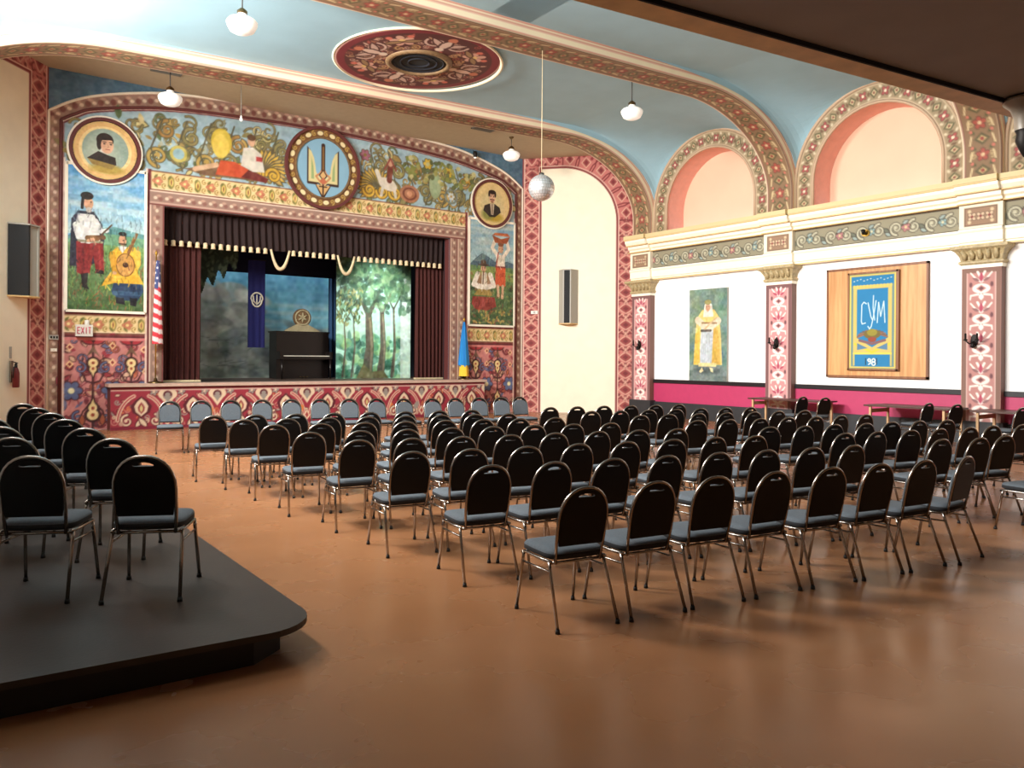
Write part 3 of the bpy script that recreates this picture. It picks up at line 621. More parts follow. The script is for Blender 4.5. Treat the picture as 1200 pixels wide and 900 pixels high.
    for k in range(260):
        u, v = rs.rand(), .12 + .6 * rs.rand(); x, z = X(u), Z(v); j, i = int((z - z0) / c.dy), int((x - x0) / c.dx); q = c.a[min(j, c.ny - 1), min(i, c.nx - 1)].copy()
        c.line([(x, z), (x + .03 * rs.randn(), z - .06 - .08 * rs.rand())], .025, np.clip(q * (.72 if rs.rand() < .6 else 1.2), 0, 250), al=.6)
    c.speck(8, which + 3)
    t = thing('mural', label, 'mural', ((x0 + x1) / 2, YS - .02, z0))
    cx = (x0 + x1) / 2
    cv_mesh('painted_canvas', c, lambda X_, Z_: (X_ - cx, X_ * 0 - .015, Z_ - z0), OIL, t)
    fr = MB()
    for a, b, e, f_ in ((0, W, H - .05, H + .02), (0, W, -.04, .02), (-.03, .03, 0, H), (W - .03, W + .03, 0, H)): fr.box(a - W / 2, b - W / 2, -.03, .0, e, f_)
    fr.build('frame', M['creamtrim'], t)
mural(2.26, 3.89, 2.7, 6.0, 0, 'tall painted mural of a standing lute player and a seated musician in yellow')
mural(12.93, 14.62, 2.7, 5.95, 1, 'tall mural of a seated flute player and a woman with a basket on her head')

# ------------------------------------------------------------------ stage apron, stage floor, stage box
c = Cv(3.11, 13.25, 0, .98, 50, (148, 42, 58))
lt, dk, gr = (218, 196, 166), (84, 22, 34), (146, 138, 130)
rs = np.random.RandomState(8)
for k in range(230):
    x, z = 3.15 + 10.0 * rs.rand(), .1 + .78 * rs.rand(); q = [(206, 180, 150), (190, 120, 110), (110, 24, 40), (150, 140, 130), (196, 110, 70)][rs.randint(5)]
    if k % 2: c.spiral(x, z, .05 + .05 * rs.rand(), 1.1, rs.rand() * 6.28, 1 if k % 4 == 1 else -1, .03, q)
    else: c.leaf(x, z, .1 + .1 * rs.rand(), rs.rand() * 6.28, .025, q, dk)
for k in range(9):
    x = 3.75 + k * 1.13
    for s in (-1, 1):
        P = [(x + s * .5 * math.cos(a), .12 + .68 * math.sin(a)) for a in np.linspace(.15, 1.25, 12)]
        c.line(P, .08, lt); c.line(P, .035, (176, 80, 84))
        c.spiral(x + s * .3, .2, .14, 1.2, PI / 2, -s, .05, lt, dk); c.leaf(x + s * .12, .06, .26, PI / 2 + s * .7, .05, lt, dk); c.ell(x + s * .42, .14, .05, .05, (190, 150, 130))
    c.leaf(x, .3, .42, PI / 2, .15, lt, dk); c.leaf(x, .36, .26, PI / 2, .075, (150, 60, 62)); c.leaf(x, .4, .16, PI / 2, .035, (206, 190, 130))
    xm = x + .565
    c.ell(xm - .09, .8, .12, .11, lt); c.ell(xm + .09, .8, .12, .11, lt); c.poly([(xm - .2, .78), (xm + .2, .78), (xm, .5)], lt); c.ell(xm, .78, .1, .1, dk); c.poly([(xm - .1, .76), (xm + .1, .76), (xm, .6)], gr); c.ell(xm, .79, .06, .05, gr)
    for s in (-1, 1): c.flower(xm + s * .3, .86, .09, 5, gr, lt, dk); c.ell(xm + s * .17, .35, .07, .12, (208, 120, 60) if k % 2 else gr, s * .5)
    c.diamond(xm, .2, .1, .14, lt); c.diamond(xm, .2, .05, .08, (160, 60, 60))
c.rect(3.11, 13.25, 0, .07, (122, 30, 50)); c.rect(3.11, 13.25, .92, .98, (120, 36, 48)); c.rect(3.11, 13.25, .885, .915, (222, 190, 176))
stage = struct(MB().box(3.11, 13.25, 19.58, 20.2, 0, .98).build('stage', M['maroonline']))
cv_mesh('apron_front', c, lambda X, Z: (X, X * 0 + 19.57, Z), parent=stage)
MB().box(3.06, 13.3, 19.5, 20.1, .98, 1.05).build('stage_lip', mat('stage_lip_paint', (196, 168, 152), .5, noise=.1), stage)
MB().box(3.6, 13.2, 20.1, 26.2, .9, 1.045).build('stage_floor', M['stagefloor'], stage)
sb = MB(); sb.box(2.9, 3.0, 20.1, 26.2, 0, 7.0).box(13.6, 13.7, 20.1, 26.2, 0, 7).box(2.9, 13.7, 26.1, 26.2, 0, 7).box(2.9, 13.7, 20.3, 26.2, 6.9, 7).box(2.9, 4.29, 20.26, 20.3, 0, 7).box(12.24, 13.7, 20.26, 20.3, 0, 7).box(4.2, 12.3, 20.26, 20.3, 5.25, 7)
struct(sb.build('wall_stage_house', M['stagedark']))
struct(MB().box(4.6, 12.2, 23.2, 23.25, 4.15, 6.8).build('trim_stage_border', mat('navy_border_cloth', (14, 20, 52), .9)))

# ------------------------------------------------------------------ splayed walls beside the stage
def splay(name, A, B, mirror):
    L = math.hypot(B[0] - A[0], B[1] - A[1]); ux, uy = (B[0] - A[0]) / L, (B[1] - A[1]) / L
    c = Cv(0, L, 0, 8.35, 42, (192, 114, 106))
    red_border(c, 0, .62, 0, 7.75); red_border(c, L - .62, L, 0, 6.0); red_border(c, .0, 1.2, 7.72, 8.32, False)
    # the arched corner of the border
    for k in range(6):
        a = PI / 2 * (k + .5) / 6; x, z = 1.25 + (1.75 + .3) * math.cos(a), 5.95 + (1.7 + .32) * math.sin(a)
        c.diamond(x, z, .16, .18, (216, 172, 150)); c.diamond(x, z, .12, .14, (150, 66, 64)); c.diamond(x, z, .06, .08, (116, 34, 38))
        for s in (-1, 1):
            b = a + s * .11; c.line([(1.25 + (1.82) * math.cos(b), 5.95 + 1.8 * math.sin(b)), (1.25 + 2.05 * math.cos(b), 5.95 + 2.02 * math.sin(b)), (1.25 + 2.25 * math.cos(b + s * .03), 5.95 + 2.2 * math.sin(b + s * .03))], .035, (116, 34, 38))
            c.ell(1.25 + 2.2 * math.cos(a + s * .06), 5.95 + 2.2 * math.sin(a + s * .06), .05, .05, (140, 50, 52))
    inner = [(.62, -1), (.62, 7.68)] + [(1.25 + (L - .62 - 1.25) * math.sin(t), 5.95 + 1.73 * math.cos(t)) for t in np.linspace(0, PI / 2, 24)] + [(L - .62, -1)]
    def grow(d): return [(.62 - d, -1), (.62 - d, 7.68 + d)] + [(1.25 + (L - .62 - 1.25 + d) * math.sin(t), 5.95 + (1.73 + d) * math.cos(t)) for t in np.linspace(0, PI / 2, 24)] + [(L - .62 + d, -1)]
    c.poly(grow(.09), (232, 196, 180)); c.poly(grow(.06), (126, 40, 42)); c.poly(inner, (247, 238, 214))
    for x in (0.0, L): c.rect(x - .05, x + .05, 0, 8.4, (126, 44, 46))
    c.rect(.05, .08, 0, 8.3, (236, 208, 190))
    w = struct(cv_mesh(name, c, lambda S, Z: (A[0] + ux * S, A[1] + uy * S, Z)))
    return w, (lambda s, off=0.0: (A[0] + ux * s + (uy if not mirror else -uy) * off, A[1] + uy * s + (-ux if not mirror else ux) * off)), math.atan2(uy, ux)
wsr, pr, ar = splay('wall_splay_right', (SXR, YS), (XR, YC), False)
wsl, pl_, al_ = splay('wall_splay_left', (SXL, YS), (XL, YC), True)
# soffit between the stage wall and the first rib
struct(obj('ceiling_soffit', mesh('soffit', [(SXL - .1, YS + .05, 8.03), (SXR + .1, YS + .05, 8.03), (XR + .2, YC, 8.03), (XR + .2, 16.6, 8.03), (XL - .2, 16.6, 8.03), (XL - .2, YC, 8.03)], [(5, 4, 3, 2, 1, 0)]), M['beige']))

# ------------------------------------------------------------------ ribs, vault and lunettes
def rib_path(off=0.0):
    """inner outline of the hall's section, right foot to left foot, offset outwards"""
    P = []
    for sg in (1, -1):
        Q = []; zf = 7.67 + TILT * sg * 5.6 ; b = zf - 5.9
        for z in np.linspace(5.42, 5.9, 4)[:-1]: Q.append((CX + sg * (8.67 + off), z))
        for t in np.linspace(0, PI / 2, 26): Q.append((CX + sg * (5.57 + (3.1 + off) * math.cos(t)), 5.9 + (b + off) * math.sin(t)))
        P.append(Q)
    n = 14; top = [(x, 7.67 + off + TILT * (x - CX)) for x in np.linspace(CX + 5.57, CX - 5.57, n)[1:-1]]
    return P[0] + top + P[1][::-1]
RP = np.array(rib_path(0.0)); RO = np.array(rib_path(.27))
RS = np.concatenate([[0], np.cumsum(np.hypot(*np.diff(RP, axis=0).T))])
def rib(name, y0, y1):
    T = .27 + (y1 - y0) + .2; L = RS[-1]; c = Cv(0, L, 0, T, 40, (244, 228, 196))
    c.rect(0, L, .0, .035, (206, 132, 118)); c.rect(0, L, .07, .10, (206, 132, 118)); c.rect(0, L, .215, .24, (214, 150, 130)); c.rect(0, L, .255, .30, (96, 62, 46))
    a0, a1 = .3, .27 + (y1 - y0) - .06; am = (a0 + a1) / 2
    c.rect(0, L, a0, a1, (132, 104, 76)); c.rect(0, L, a1, a1 + .03, (110, 62, 52))
    n = int(L / .32)
    for k in range(n):
        s = (k + .5) * L / n
        if k % 2: c.flower(s, am, .13, 5, (158, 78, 64), (206, 176, 136), (92, 58, 46)); c.spiral(s, am + .17, .08, 1.1, 0, 1, .03, (176, 152, 108)); c.spiral(s, am - .17, .08, 1.1, PI, 1, .03, (176, 152, 108))
        else:
            c.diamond(s, am, .13, .16, (92, 82, 54)); c.diamond(s, am, .07, .09, (182, 156, 110)); c.ell(s, am, .035, .035, (140, 60, 52))
        for g in (-1, 1):
            c.leaf(s + .1, am + g * .12, .16, g * .9, .04, (86, 84, 54)); c.ell(s + .16, am + g * .2, .035, .035, (190, 110, 92)); c.line([(s - .1, am + g * .24), (s + .06, am + g * .2)], .035, (206, 184, 142))
    def mp(S, Tt):
        xi = np.interp(S, RS, RP[:, 0]); zi = np.interp(S, RS, RP[:, 1]); xo = np.interp(S, RS, RO[:, 0]); zo = np.interp(S, RS, RO[:, 1])
        k = np.clip(1 - Tt / .27, 0, 1); k2 = np.clip((Tt - .27 - (y1 - y0)) / .2, 0, 1); kk = np.maximum(k, k2 * .75)
        y = y0 + np.clip(Tt - .27, 0, y1 - y0)
        return xi + (xo - xi) * kk, y, zi + (zo - zi) * kk
    return struct(cv_mesh(name, c, mp))
for i, y in enumerate(RIBS): rib('trim_rib_%d' % (i + 1), y - .37, y + .37)
vault = MB()
def za(d, R=2.0, zs=6.05): return zs + math.sqrt(max(0, R * R - d * d)) if abs(d) < R else None
NS = 22
def half(sg):
    n = len(RO) // 2; P = RO[:n + 1] if sg > 0 else RO[::-1][:n + 1]; return P
for yb, (ya, ye) in zip(BAYS, ((12.42, 16.49), (7.65, 11.68), (2.4, 6.91))):
    ys = sorted(set(list(np.linspace(ya, ye, 9)) + [yb - 2.0, yb - 1.9999, yb + 1.9999, yb + 2.0] + list(yb + 2.0 * np.cos(np.linspace(0, PI, 25)[1:-1]))))
    ys = [y for y in ys if ya <= y <= ye]
    for sg in (1, -1):
        P = half(sg); S = np.concatenate([[0], np.cumsum(np.hypot(*np.diff(P, axis=0).T))]); xw = XR if sg > 0 else XL
        vs = []; fs = []
        for y in ys:
            h = za(y - yb); zc = 7.67 + .27 + TILT * sg * 5.57; xc = CX + sg * 5.57
            if h is None: row = [(np.interp(q, S, P[:, 0]), y, np.interp(q, S, P[:, 1])) for q in np.linspace(0, S[-1], NS + 1)]
            else:         # the cove springs from the arch outline and dies into the flat ceiling
                h = min(h, zc - .02)
                row = [(xc + (xw - xc) * math.cos(q), y, h + (zc - h) * math.sin(q)) for q in np.linspace(0, PI / 2, NS - 3)]
                row += [(xc + (P[-1, 0] - xc) * q, y, zc + (P[-1, 1] - zc) * q) for q in (.25, .5, .75, 1.0)]
            vs += row
        w = NS + 1
        for i in range(len(ys) - 1):
            for j in range(w - 1): fs.append((i * w + j, (i + 1) * w + j, (i + 1) * w + j + 1, i * w + j + 1))
        vault.add(vs, fs, False)
struct(vault.build('ceiling', M['blue']))
struct(MB().box(XL - .3, XR + .6, -5.2, 17.4, 8.6, 8.7).build('ceiling_slab', M['beige']))

# ------------------------------------------------------------------ right wall
wr = MB()
R_IN, R_OUT, ZSP = 1.55, 2.02, 6.05
def arch_outline(yc, R, n=24): return [(yc - R, 5.40)] + [(yc - R * math.cos(t), ZSP + R * math.sin(t)) for t in np.linspace(0, PI, n)] + [(yc + R, 5.40)]
def side_wall(name, X, sg, open_windows):
    wm = MB()
    # lower wall
    wm.cur = 0
    if True: wm.box(min(X, X + sg * .25), max(X, X + sg * .25), -5, YC, 0, 5.4)
    # upper wall, with arched recesses: strips between the inner arch outlines and the top
    wm.cur = 1
    edges = [-5.0] + sum([[b - R_OUT, b + R_OUT] for b in sorted(BAYS)], []) + [YC]
    for a, b in zip(edges[0::2], edges[1::2]): wm.add([(X, a, 5.38), (X, b, 5.38), (X, b, 8.6), (X, a, 8.6)], [(0, 1, 2, 3)])
    for yc in BAYS:
        O = arch_outline(yc, R_OUT - .02); n = len(O)
        vs = [(X, y, z) for y, z in O] + [(X, y, 8.6) for y, z in O]; wm.add(vs, [(i, i + 1, n + i + 1, n + i) for i in range(n - 1)])
        I = arch_outline(yc, R_IN); n = len(I); D = .7
        wm.cur = 2
        vs = [(X, y, z) for y, z in I] + [(X + sg * D, y, z) for y, z in I]; wm.add(vs, [(i, i + 1, n + i + 1, n + i) for i in range(n - 1)], False)
        wm.cur = 3
        if not open_windows: wm.add([(X + sg * D, y, z) for y, z in I], [tuple(range(n))])
        wm.cur = 1
    return struct(wm.build(name, [M['white'], M['blue'], M['pink'], M['tymp']]))
wall_r = side_wall('wall_right', XR, 1, False)
wall_l = side_wall('wall_left', XL, -1, True)
# arch rings on the right and left walls
def ring_paint():
    L1 = .65; L = 2 * L1 + PI * R_OUT; c = Cv(0, L, 0, .47, 42, (150, 130, 100))
    c.rect(0, L, 0, .04, (104, 76, 60)); c.rect(0, L, .43, .47, (88, 66, 52)); c.rect(0, L, .04, .065, (206, 180, 150)); c.rect(0, L, .395, .42, (196, 170, 138))
    n = int(L / .3)
    for k in range(n):
        s = (k + .5) * L / n
        if k % 2: c.flower(s, .23, .115, 4, (160, 76, 72), (222, 196, 168), (88, 62, 50), PI / 4); c.ell(s, .23, .03, .03, (228, 208, 180))
        else:
            c.diamond(s, .23, .12, .13, (92, 86, 58)); c.diamond(s, .23, .07, .08, (200, 178, 138)); c.ell(s, .23, .03, .03, (124, 70, 56))
        for g in (-1, 1): c.ell(s + .15, .23 + g * .12, .045, .03, (206, 190, 160), g * .6); c.ell(s + .15, .23, .03, .045, (110, 84, 62))
    return c, L1, L
RC, L1, LR = ring_paint()
def ring_map(X, yc):
    def mp(S, T):
        r = R_IN + T; th = np.clip((S - L1) / R_OUT, 0, PI); y = yc - r * np.cos(th); z = ZSP + r * np.sin(th)
        z = np.where(S < L1, 5.42 + (ZSP - 5.42) * S / L1, z); z = np.where(S > LR - L1, 5.42 + (ZSP - 5.42) * (LR - S) / L1, z)
        return X + S * 0, y, z
    return mp
for yc in BAYS:
    o = cv_mesh('arch_ring', RC, ring_map(XR - .05, yc), parent=wall_r)
    mb = MB()
    for R, rr in ((R_IN, .035), (R_OUT + .01, .045)): mb.tube([(XR - .04, y, z) for y, z in arch_outline(yc, R)], rr, 6)
    mb.build('arch_moulding', M['moulding'], wall_r)
# left lunette windows: frames and panes (they light the hall)
for i, yc in enumerate(BAYS):
    wn = MB()
    for k in range(5):
        y = yc - 1.2 + .6 * k; h = ZSP + math.sqrt(max(.01, R_IN ** 2 - (y - yc) ** 2)); wn.box(XL - .36, XL - .3, y - .025, y + .025, 5.4, h)
    wn.box(XL - .36, XL - .3, yc - R_IN, yc + R_IN, 6.3, 6.35); wn.tube([(XL - .33, y, z) for y, z in arch_outline(yc, R_IN)], .05, 4)
    w = struct(wn.build('window_%d' % (i + 1), M['creamtrim']))

# entablature of the right wall (profile: offset from the wall, z) swept along Y, broken forward over the pilasters
PIL = [(y - .375, y + .375) for y in RIBS]
def ent(name, z0, z1, prof, m, extra=.09):
    mb = MB(); segs = [-5.0]
    ylist = []
    for a, b in sorted(PIL): ylist += [(a - .04, 0), (a - .04, 1), (b + .04, 1), (b + .04, 0)]
    ylist = [(-5.0, 0)] + ylist
    if ylist[-1][0] < YC: ylist.append((YC, 0))
    n = len(prof); vs = []
    for y, e in ylist:
        for o, z in prof: vs.append((XR - o - e * extra, y, z))
    fs = [(i * n + j, i * n + j + 1, (i + 1) * n + j + 1, (i + 1) * n + j) for i in range(len(ylist) - 1) for j in range(n - 1)]
    mb.add(vs, fs); return struct(mb.build(name, m))
ent('trim_architrave', 0, 0, [(0, 4.06), (.14, 4.06), (.14, 4.12), (.17, 4.14), (.17, 4.32), (.2, 4.36), (.2, 4.40), (.13, 4.40)], M['creamtrim'])
ent('trim_architrave_line', 0, 0, [(.145, 4.055), (.165, 4.055), (.165, 4.09), (.145, 4.09)], M['balcwood'])
ent('trim_cornice', 0, 0, [(.13, 4.90), (.2, 4.93), (.2, 4.98), (.26, 5.02), (.26, 5.10), (.34, 5.12), (.40, 5.2), (.40, 5.27), (.36, 5.29)], M['creamtrim'])
ent('trim_cornice_cap', 0, 0, [(.30, 5.27), (.44, 5.27), (.46, 5.30), (.46, 5.40), (0, 5.43)], M['yellowtop'])
for k, z in enumerate((4.915, 5.11, 5.275)): ent('trim_cornice_line_%d' % (k + 1), 0, 0, [(.19 + .08 * k, z - .012), (.275 + .085 * k, z - .012), (.275 + .085 * k, z + .012)], M['balcwood'])
# painted frieze between the pilasters, and the panelled blocks above them
def frieze_grey(L, seed):
    c = Cv(0, L, 0, .52, 44, (146, 140, 116)); c.rect(0, L, 0, .035, (70, 56, 46)); c.rect(0, L, .485, .52, (70, 56, 46))
    n = max(1, int(L / .36))
    for k in range(n):
        s = (k + .5) * L / n; g = 1 if k % 2 else -1
        c.spiral(s, .25, .15, 1.35, -PI / 2 * g, g, .05, (190, 186, 160), (72, 66, 56), n=22)
        c.leaf(s + .16, .25 - g * .1, .18, g * .8, .04, (104, 108, 92), (66, 60, 50)); c.leaf(s - .14, .25 + g * .08, .15, PI - g * .5, .035, (150, 166, 160), (66, 60, 50))
        if k % 4 == 2: c.flower(s + .18, .25, .1, 5, (176, 120, 120), (220, 196, 150), (84, 60, 50))
        if k % 4 == 0: c.flower(s + .18, .25, .09, 5, (130, 160, 160), (220, 210, 170), (74, 66, 54))
    return c
spans = [(12.47, 16.44), (7.70, 11.63), (-5, 6.86), ]
for i, (a, b) in enumerate(spans):
    c = frieze_grey(b - a, i)
    struct(cv_mesh('trim_frieze_%d' % (i + 1), c, (lambda a: lambda S, T: (XR - .14 + S * 0, a + S, 4.39 + T))(a)))
for i, (a, b) in enumerate(PIL):
    w = b - a + .08; c = Cv(0, w, 0, .52, 60, (240, 230, 206)); c.rect(.0, w, 0, .02, (90, 66, 50)); c.rect(.1, w - .1, .07, .45, (96, 70, 54)); c.rect(.12, w - .12, .09, .43, (150, 120, 96))
    for k in range(3):
        x = w * (.3 + .2 * k); c.flower(x, .26, .09, 4, (206, 180, 150), (130, 60, 56), (96, 72, 56), PI / 4)
    for x, z in ((.2, .15), (w - .2, .15), (.2, .37), (w - .2, .37)): c.ell(x, z, .035, .035, (206, 186, 150))
    struct(cv_mesh('trim_frieze_block_%d' % (i + 1), c, (lambda a: lambda S, T: (XR - .14 - .11 + S * 0, a - .04 + S, 4.39 + T))(a)))
    struct(MB().box(XR - .249, XR, a - .04, b + .04, 4.39, 4.91).build('trim_frieze_return_%d' % (i + 1), M['creamtrim']))
# wainscot
def wain(name, z0, z1, th, m, plinth=False):
    mb = MB(); mb.box(XR - th, XR + .02, -5, YC, z0, z1)
    if plinth:
        for a, b in PIL: mb.box(XR - .24, XR, a - .06, b + .06, z0, z1 + .03)
    return struct(mb.build(name, m))
wain('wall_right_wainscot', .40, 1.0, .012, M['magenta']); wain('trim_dado_rail', .995, 1.10, .05, M['blacktrim']); wain('baseboard_right', 0, .44, .06, M['blackbase'], True)
# pilasters
def pilaster_paint(w, H, tint):
    base = (206, 146, 146) if tint == 0 else (186, 132, 126)
    c = Cv(0, w, 0, H, 58, base); bd = (122, 84, 84) if tint == 0 else (134, 100, 88)
    for x0, x1 in ((0, .1), (w - .1, w)): c.rect(x0, x1, 0, H, bd)
    c.rect(0, w, H - .1, H, bd); c.rect(.1, .115, 0, H - .1, (232, 206, 196)); c.rect(w - .115, w - .1, 0, H - .1, (232, 206, 196))
    wh, dk, ro = (240, 230, 222), (110, 70, 74), (178, 74, 96); n = int(H / .62); m = w / 2
    for k in range(n):
        z = H - .42 - k * .62
        c.ell(m, z, .17, .1, wh); c.diamond(m, z, .1, .07, base); c.diamond(m, z, .055, .045, dk)
        for g in (-1, 1):
            c.line([(m, z + .14), (m + g * .1, z + .2), (m + g * .2, z + .32)], .05, wh, wd2=.03); c.line([(m, z + .2), (m + g * .07, z + .34)], .045, wh)
            c.line([(m + g * .06, z - .12), (m + g * .2, z - .14), (m + g * .21, z - .22)], .045, wh, wd2=.025); c.leaf(m + g * .03, z + .15, .16, PI / 2 - g * 1.1, .03, ro if tint == 0 else (140, 100, 100))
            c.ell(m + g * .2, z + .08, .03, .05, dk)
        c.leaf(m, z + .13, .2, PI / 2, .04, ro)
        c.leaf(m, z - .1, .14, -PI / 2, .05, wh)
    return c
for i, (a, b) in enumerate(PIL):
    w = b - a; c = pilaster_paint(w, 3.15, 0 if i < 2 else 1)
    t = struct(bpy.data.objects.new('trim_pilaster_%d' % (i + 1), None)); COL.objects.link(t)
    cv_mesh('shaft_face', c, (lambda a: lambda S, T: (XR - .2 + S * 0, a + S, .45 + T))(a), parent=t)
    MB().box(XR - .198, XR, a, b, .42, 3.66).build('shaft', mat('pilaster_side_%d' % i, (126, 92, 82), .6), t)
    cap = MB(); prof = [(0, 3.66), (.05, 3.7), (.05, 3.74), (.02, 3.76), (.04, 3.85), (.1, 3.95), (.17, 4.0), (.17, 4.06)]
    vs = []; n = len(prof)
    for e, z in prof: vs += [(XR, a - e, z), (XR - .2 - e, a - e, z), (XR - .2 - e, b + e, z), (XR, b + e, z)]
    cap.add(vs, [(4 * j + q, 4 * j + q + 1, 4 * j + 4 + q + 1, 4 * j + 4 + q) for j in range(n - 1) for q in range(3)]); cap.build('capital', M['capital'] if 'capital' in M else M.setdefault('capital', mat('olive_gilt_capital', (178, 160, 120), .55, noise=.25, nscale=16, bump=.5, bscale=18)), t)
    lv = MB()
    for k in range(5):
        y = a + w * (k + .5) / 5; lv.tube([(XR - .225, y, 3.78), (XR - .25, y, 3.88), (XR - .32, y + .02 * (k - 2), 3.97), (XR - .30, y + .03 * (k - 2), 3.93)], [.05, .06, .04, .03], 5)
    lv.build('capital_leaves', M['capital'], t)
    MB().box(XR - .215, XR, a - .02, b + .02, 3.60, 3.67).build('capital_neck', M['creamtrim'], t)

# ------------------------------------------------------------------ the unseen rest of the room
struct(MB().box(XL - .25, XR + .3, -5.2, -5, 0, 8.6).build('wall_front', M['cream']))
# balcony over our heads
bal = struct(bpy.data.objects.new('balcony', None)); COL.objects.link(bal)
E0, E1 = (-.5, 4.36), (17.35, 2.02)
def edge(x): return E0[1] + (E1[1] - E0[1]) * (x - E0[0]) / (E1[0] - E0[0])
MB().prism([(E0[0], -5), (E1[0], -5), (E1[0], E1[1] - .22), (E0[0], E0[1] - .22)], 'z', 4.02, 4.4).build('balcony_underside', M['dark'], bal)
MB().prism([(E0[0], E0[1] - .24), (E1[0], E1[1] - .24), (E1[0], E1[1]), (E0[0], E0[1])], 'z', 4.0, 4.38).build('balcony_edge_board', M['balcwood'], bal)
MB().prism([(E0[0], E0[1] - .25), (E1[0], E1[1] - .25), (E1[0], E1[1] - .23), (E0[0], E0[1] - .23)], 'z', 3.985, 4.03).build('balcony_bead', M['stagedark'], bal)
MB().prism([(E0[0], E0[1] - .1), (E1[0], E1[1] - .1), (E1[0], E1[1] - .02), (E0[0], E0[1] - .02)], 'z', 4.38, 5.2).build('balcony_parapet', M['creamtrim'], bal)

# ------------------------------------------------------------------ side platform with a rounded nosing
pts = [(-.42, 4.27), (1.45, 4.18)]
pts += [(1.45 + .3 * math.sin(t), 4.48 - .3 * math.cos(t)) for t in np.linspace(0, PI / 2, 9)][1:] + [(1.72, 12.6), (-.42, 12.6)]
plat = tag(bpy.data.objects.new('platform', None), 'low dark wooden platform with rounded corner carrying two files of chairs', 'platform'); COL.objects.link(plat)
MB().prism(pts, 'z', .165, .20).build('platform_top', M['platform'], plat)
MB().prism([(-.42, 4.36), (1.4, 4.3), (1.6, 4.45), (1.64, 4.6), (1.64, 12.5), (-.42, 12.5)], 'z', 0, .165).build('platform_skirt', M['platskirt'], plat)

#@@OBJECTS@@
# ------------------------------------------------------------------ chairs
def back_pt(x, t, off=0.0):
    a = math.radians(12); return (x, -.20 - t * math.sin(a) + off * math.cos(a), .49 + t * math.cos(a) + off * math.sin(a))
def make_chair():
    root = thing('stacking_chair', '', 'chair')
    # seat: rounded cushion
    bm = bmesh.new(); vs = []
    rings = [(.90, .415), (1.0, .425), (1.0, .455), (.95, .472), (.70, .482)]
    n = 24
    for k, z in rings:
        row = []
        for i in range(n):
            a = 2 * PI * i / n; ca, sa = math.cos(a), math.sin(a); p = .42
            row.append(bm.verts.new((.215 * k * math.copysign(abs(ca) ** p, ca), .01 + .215 * k * math.copysign(abs(sa) ** p, sa), z)))
        vs.append(row)
    for j in range(len(vs) - 1):
        for i in range(n): bm.faces.new((vs[j][i], vs[j][(i + 1) % n], vs[j + 1][(i + 1) % n], vs[j + 1][i]))
    bm.faces.new(vs[-1]); bm.faces.new(vs[0][::-1])
    me = bpy.data.meshes.new('seat'); 
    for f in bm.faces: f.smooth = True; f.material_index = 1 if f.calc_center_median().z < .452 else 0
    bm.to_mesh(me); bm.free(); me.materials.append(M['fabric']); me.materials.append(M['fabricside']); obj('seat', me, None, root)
    # back outline
    def outline(w, t0, tm, h, n=16): 
        R = [(w * math.copysign(abs(math.cos(a)) ** .92, math.cos(a)), tm + h * math.sin(a) ** .9) for a in np.linspace(0, PI, n)]
        return [(w * .93, t0), (w * .985, (t0 + tm) * .5)] + R + [(-w * .985, (t0 + tm) * .5), (-w * .93, t0)]
    from mathutils.geometry import tessellate_polygon
    def plate(O, holes, o0, o1, sc, name, m):
        """a plate following the back's lean, with hand holes, from offset o0 to o1 (towards the sitter)"""
        loops = [O] + holes; A = [p for lp in loops for p in lp]; tri = tessellate_polygon([[Vector((x, t, 0)) for x, t in lp] for lp in loops]); n = len(A)
        mb = MB(); fs = [tuple(q) for q in tri] + [tuple(i + n for i in reversed(q)) for q in tri]; o = 0
        for lp in loops:
            L = len(lp); fs += [(o + i, o + (i + 1) % L, n + o + (i + 1) % L, n + o + i) for i in range(L)]; o += L
        mb.add([back_pt(x, t, o0) for x, t in A] + [back_pt(x * sc, .18 + (t - .18) * sc, o1) for x, t in A], fs); return mb.build(name, m, root)
    hole = [(.062 * math.cos(a), .352 + .013 * math.sin(a) - .10 * (.062 * math.cos(a)) ** 2 * 20) for a in np.linspace(0, 2 * PI, 15)[:-1]]
    plate(outline(.172, .02, .19, .197), [hole], -.013, .0, 1.0, 'back_shell', M['blackvinyl'])
    plate(outline(.168, .025, .19, .15), [], .001, .034, .95, 'backrest', M['fabric'])
    F = outline(.178, -.10, .19, .208, 15)
    P = [back_pt(x, t) for x, t in F]
    MB().tube(P, .0115, 6).build('back_frame', M['chrome'], root)
    sf = MB()
    for s in (-1, 1):
        sf.tube([(s * .203, -.19, .41), (s * .205, -.05, .405), (s * .205, .16, .405), (s * .20, .2, .39)], .011, 6)
        sf.tube([(s * .206, -.185, .345), (s * .207, .195, .335)], .008, 5)
    sf.tube([(-.2, .19, .395), (.2, .19, .395)], .010, 5); sf.tube([(-.2, -.175, .40), (.2, -.175, .40)], .010, 5)
    sf.build('seat_frame', M['chrome'], root)
    for s in (-1, 1):
        for (a, b) in (((s * .203, .17, .405), (s * .222, .235, .02)), ((s * .203, -.165, .41), (s * .222, -.31, .02))):
            m_ = tuple(q + (w - q) * .12 for q, w in zip(a, b))
            lg = MB().tube([a, m_, b], .0115, 6).build('leg', M['chrome'], root)
            MB().tube([(b[0], b[1], .0), (b[0], b[1], .026)], [.017, .0145], 6).build('foot_cap', M['rubber'], lg)
    return root
CH0 = make_chair(); USED = [False]
def chair(top, rot, label, group, z=0.0, at_base=False):
    """top: where the top of the back stands on plan; rot: degrees clockwise from facing the stage"""
    r = math.radians(rot); x, y = top
    if not at_base: x += .283 * math.sin(r); y += .283 * math.cos(r)
    o = copy_tree(CH0) if USED[0] else CH0; USED[0] = True
    o.location = (x, y, z); o.rotation_euler = (0, 0, -r); o['label'] = label; o['group'] = group; return o
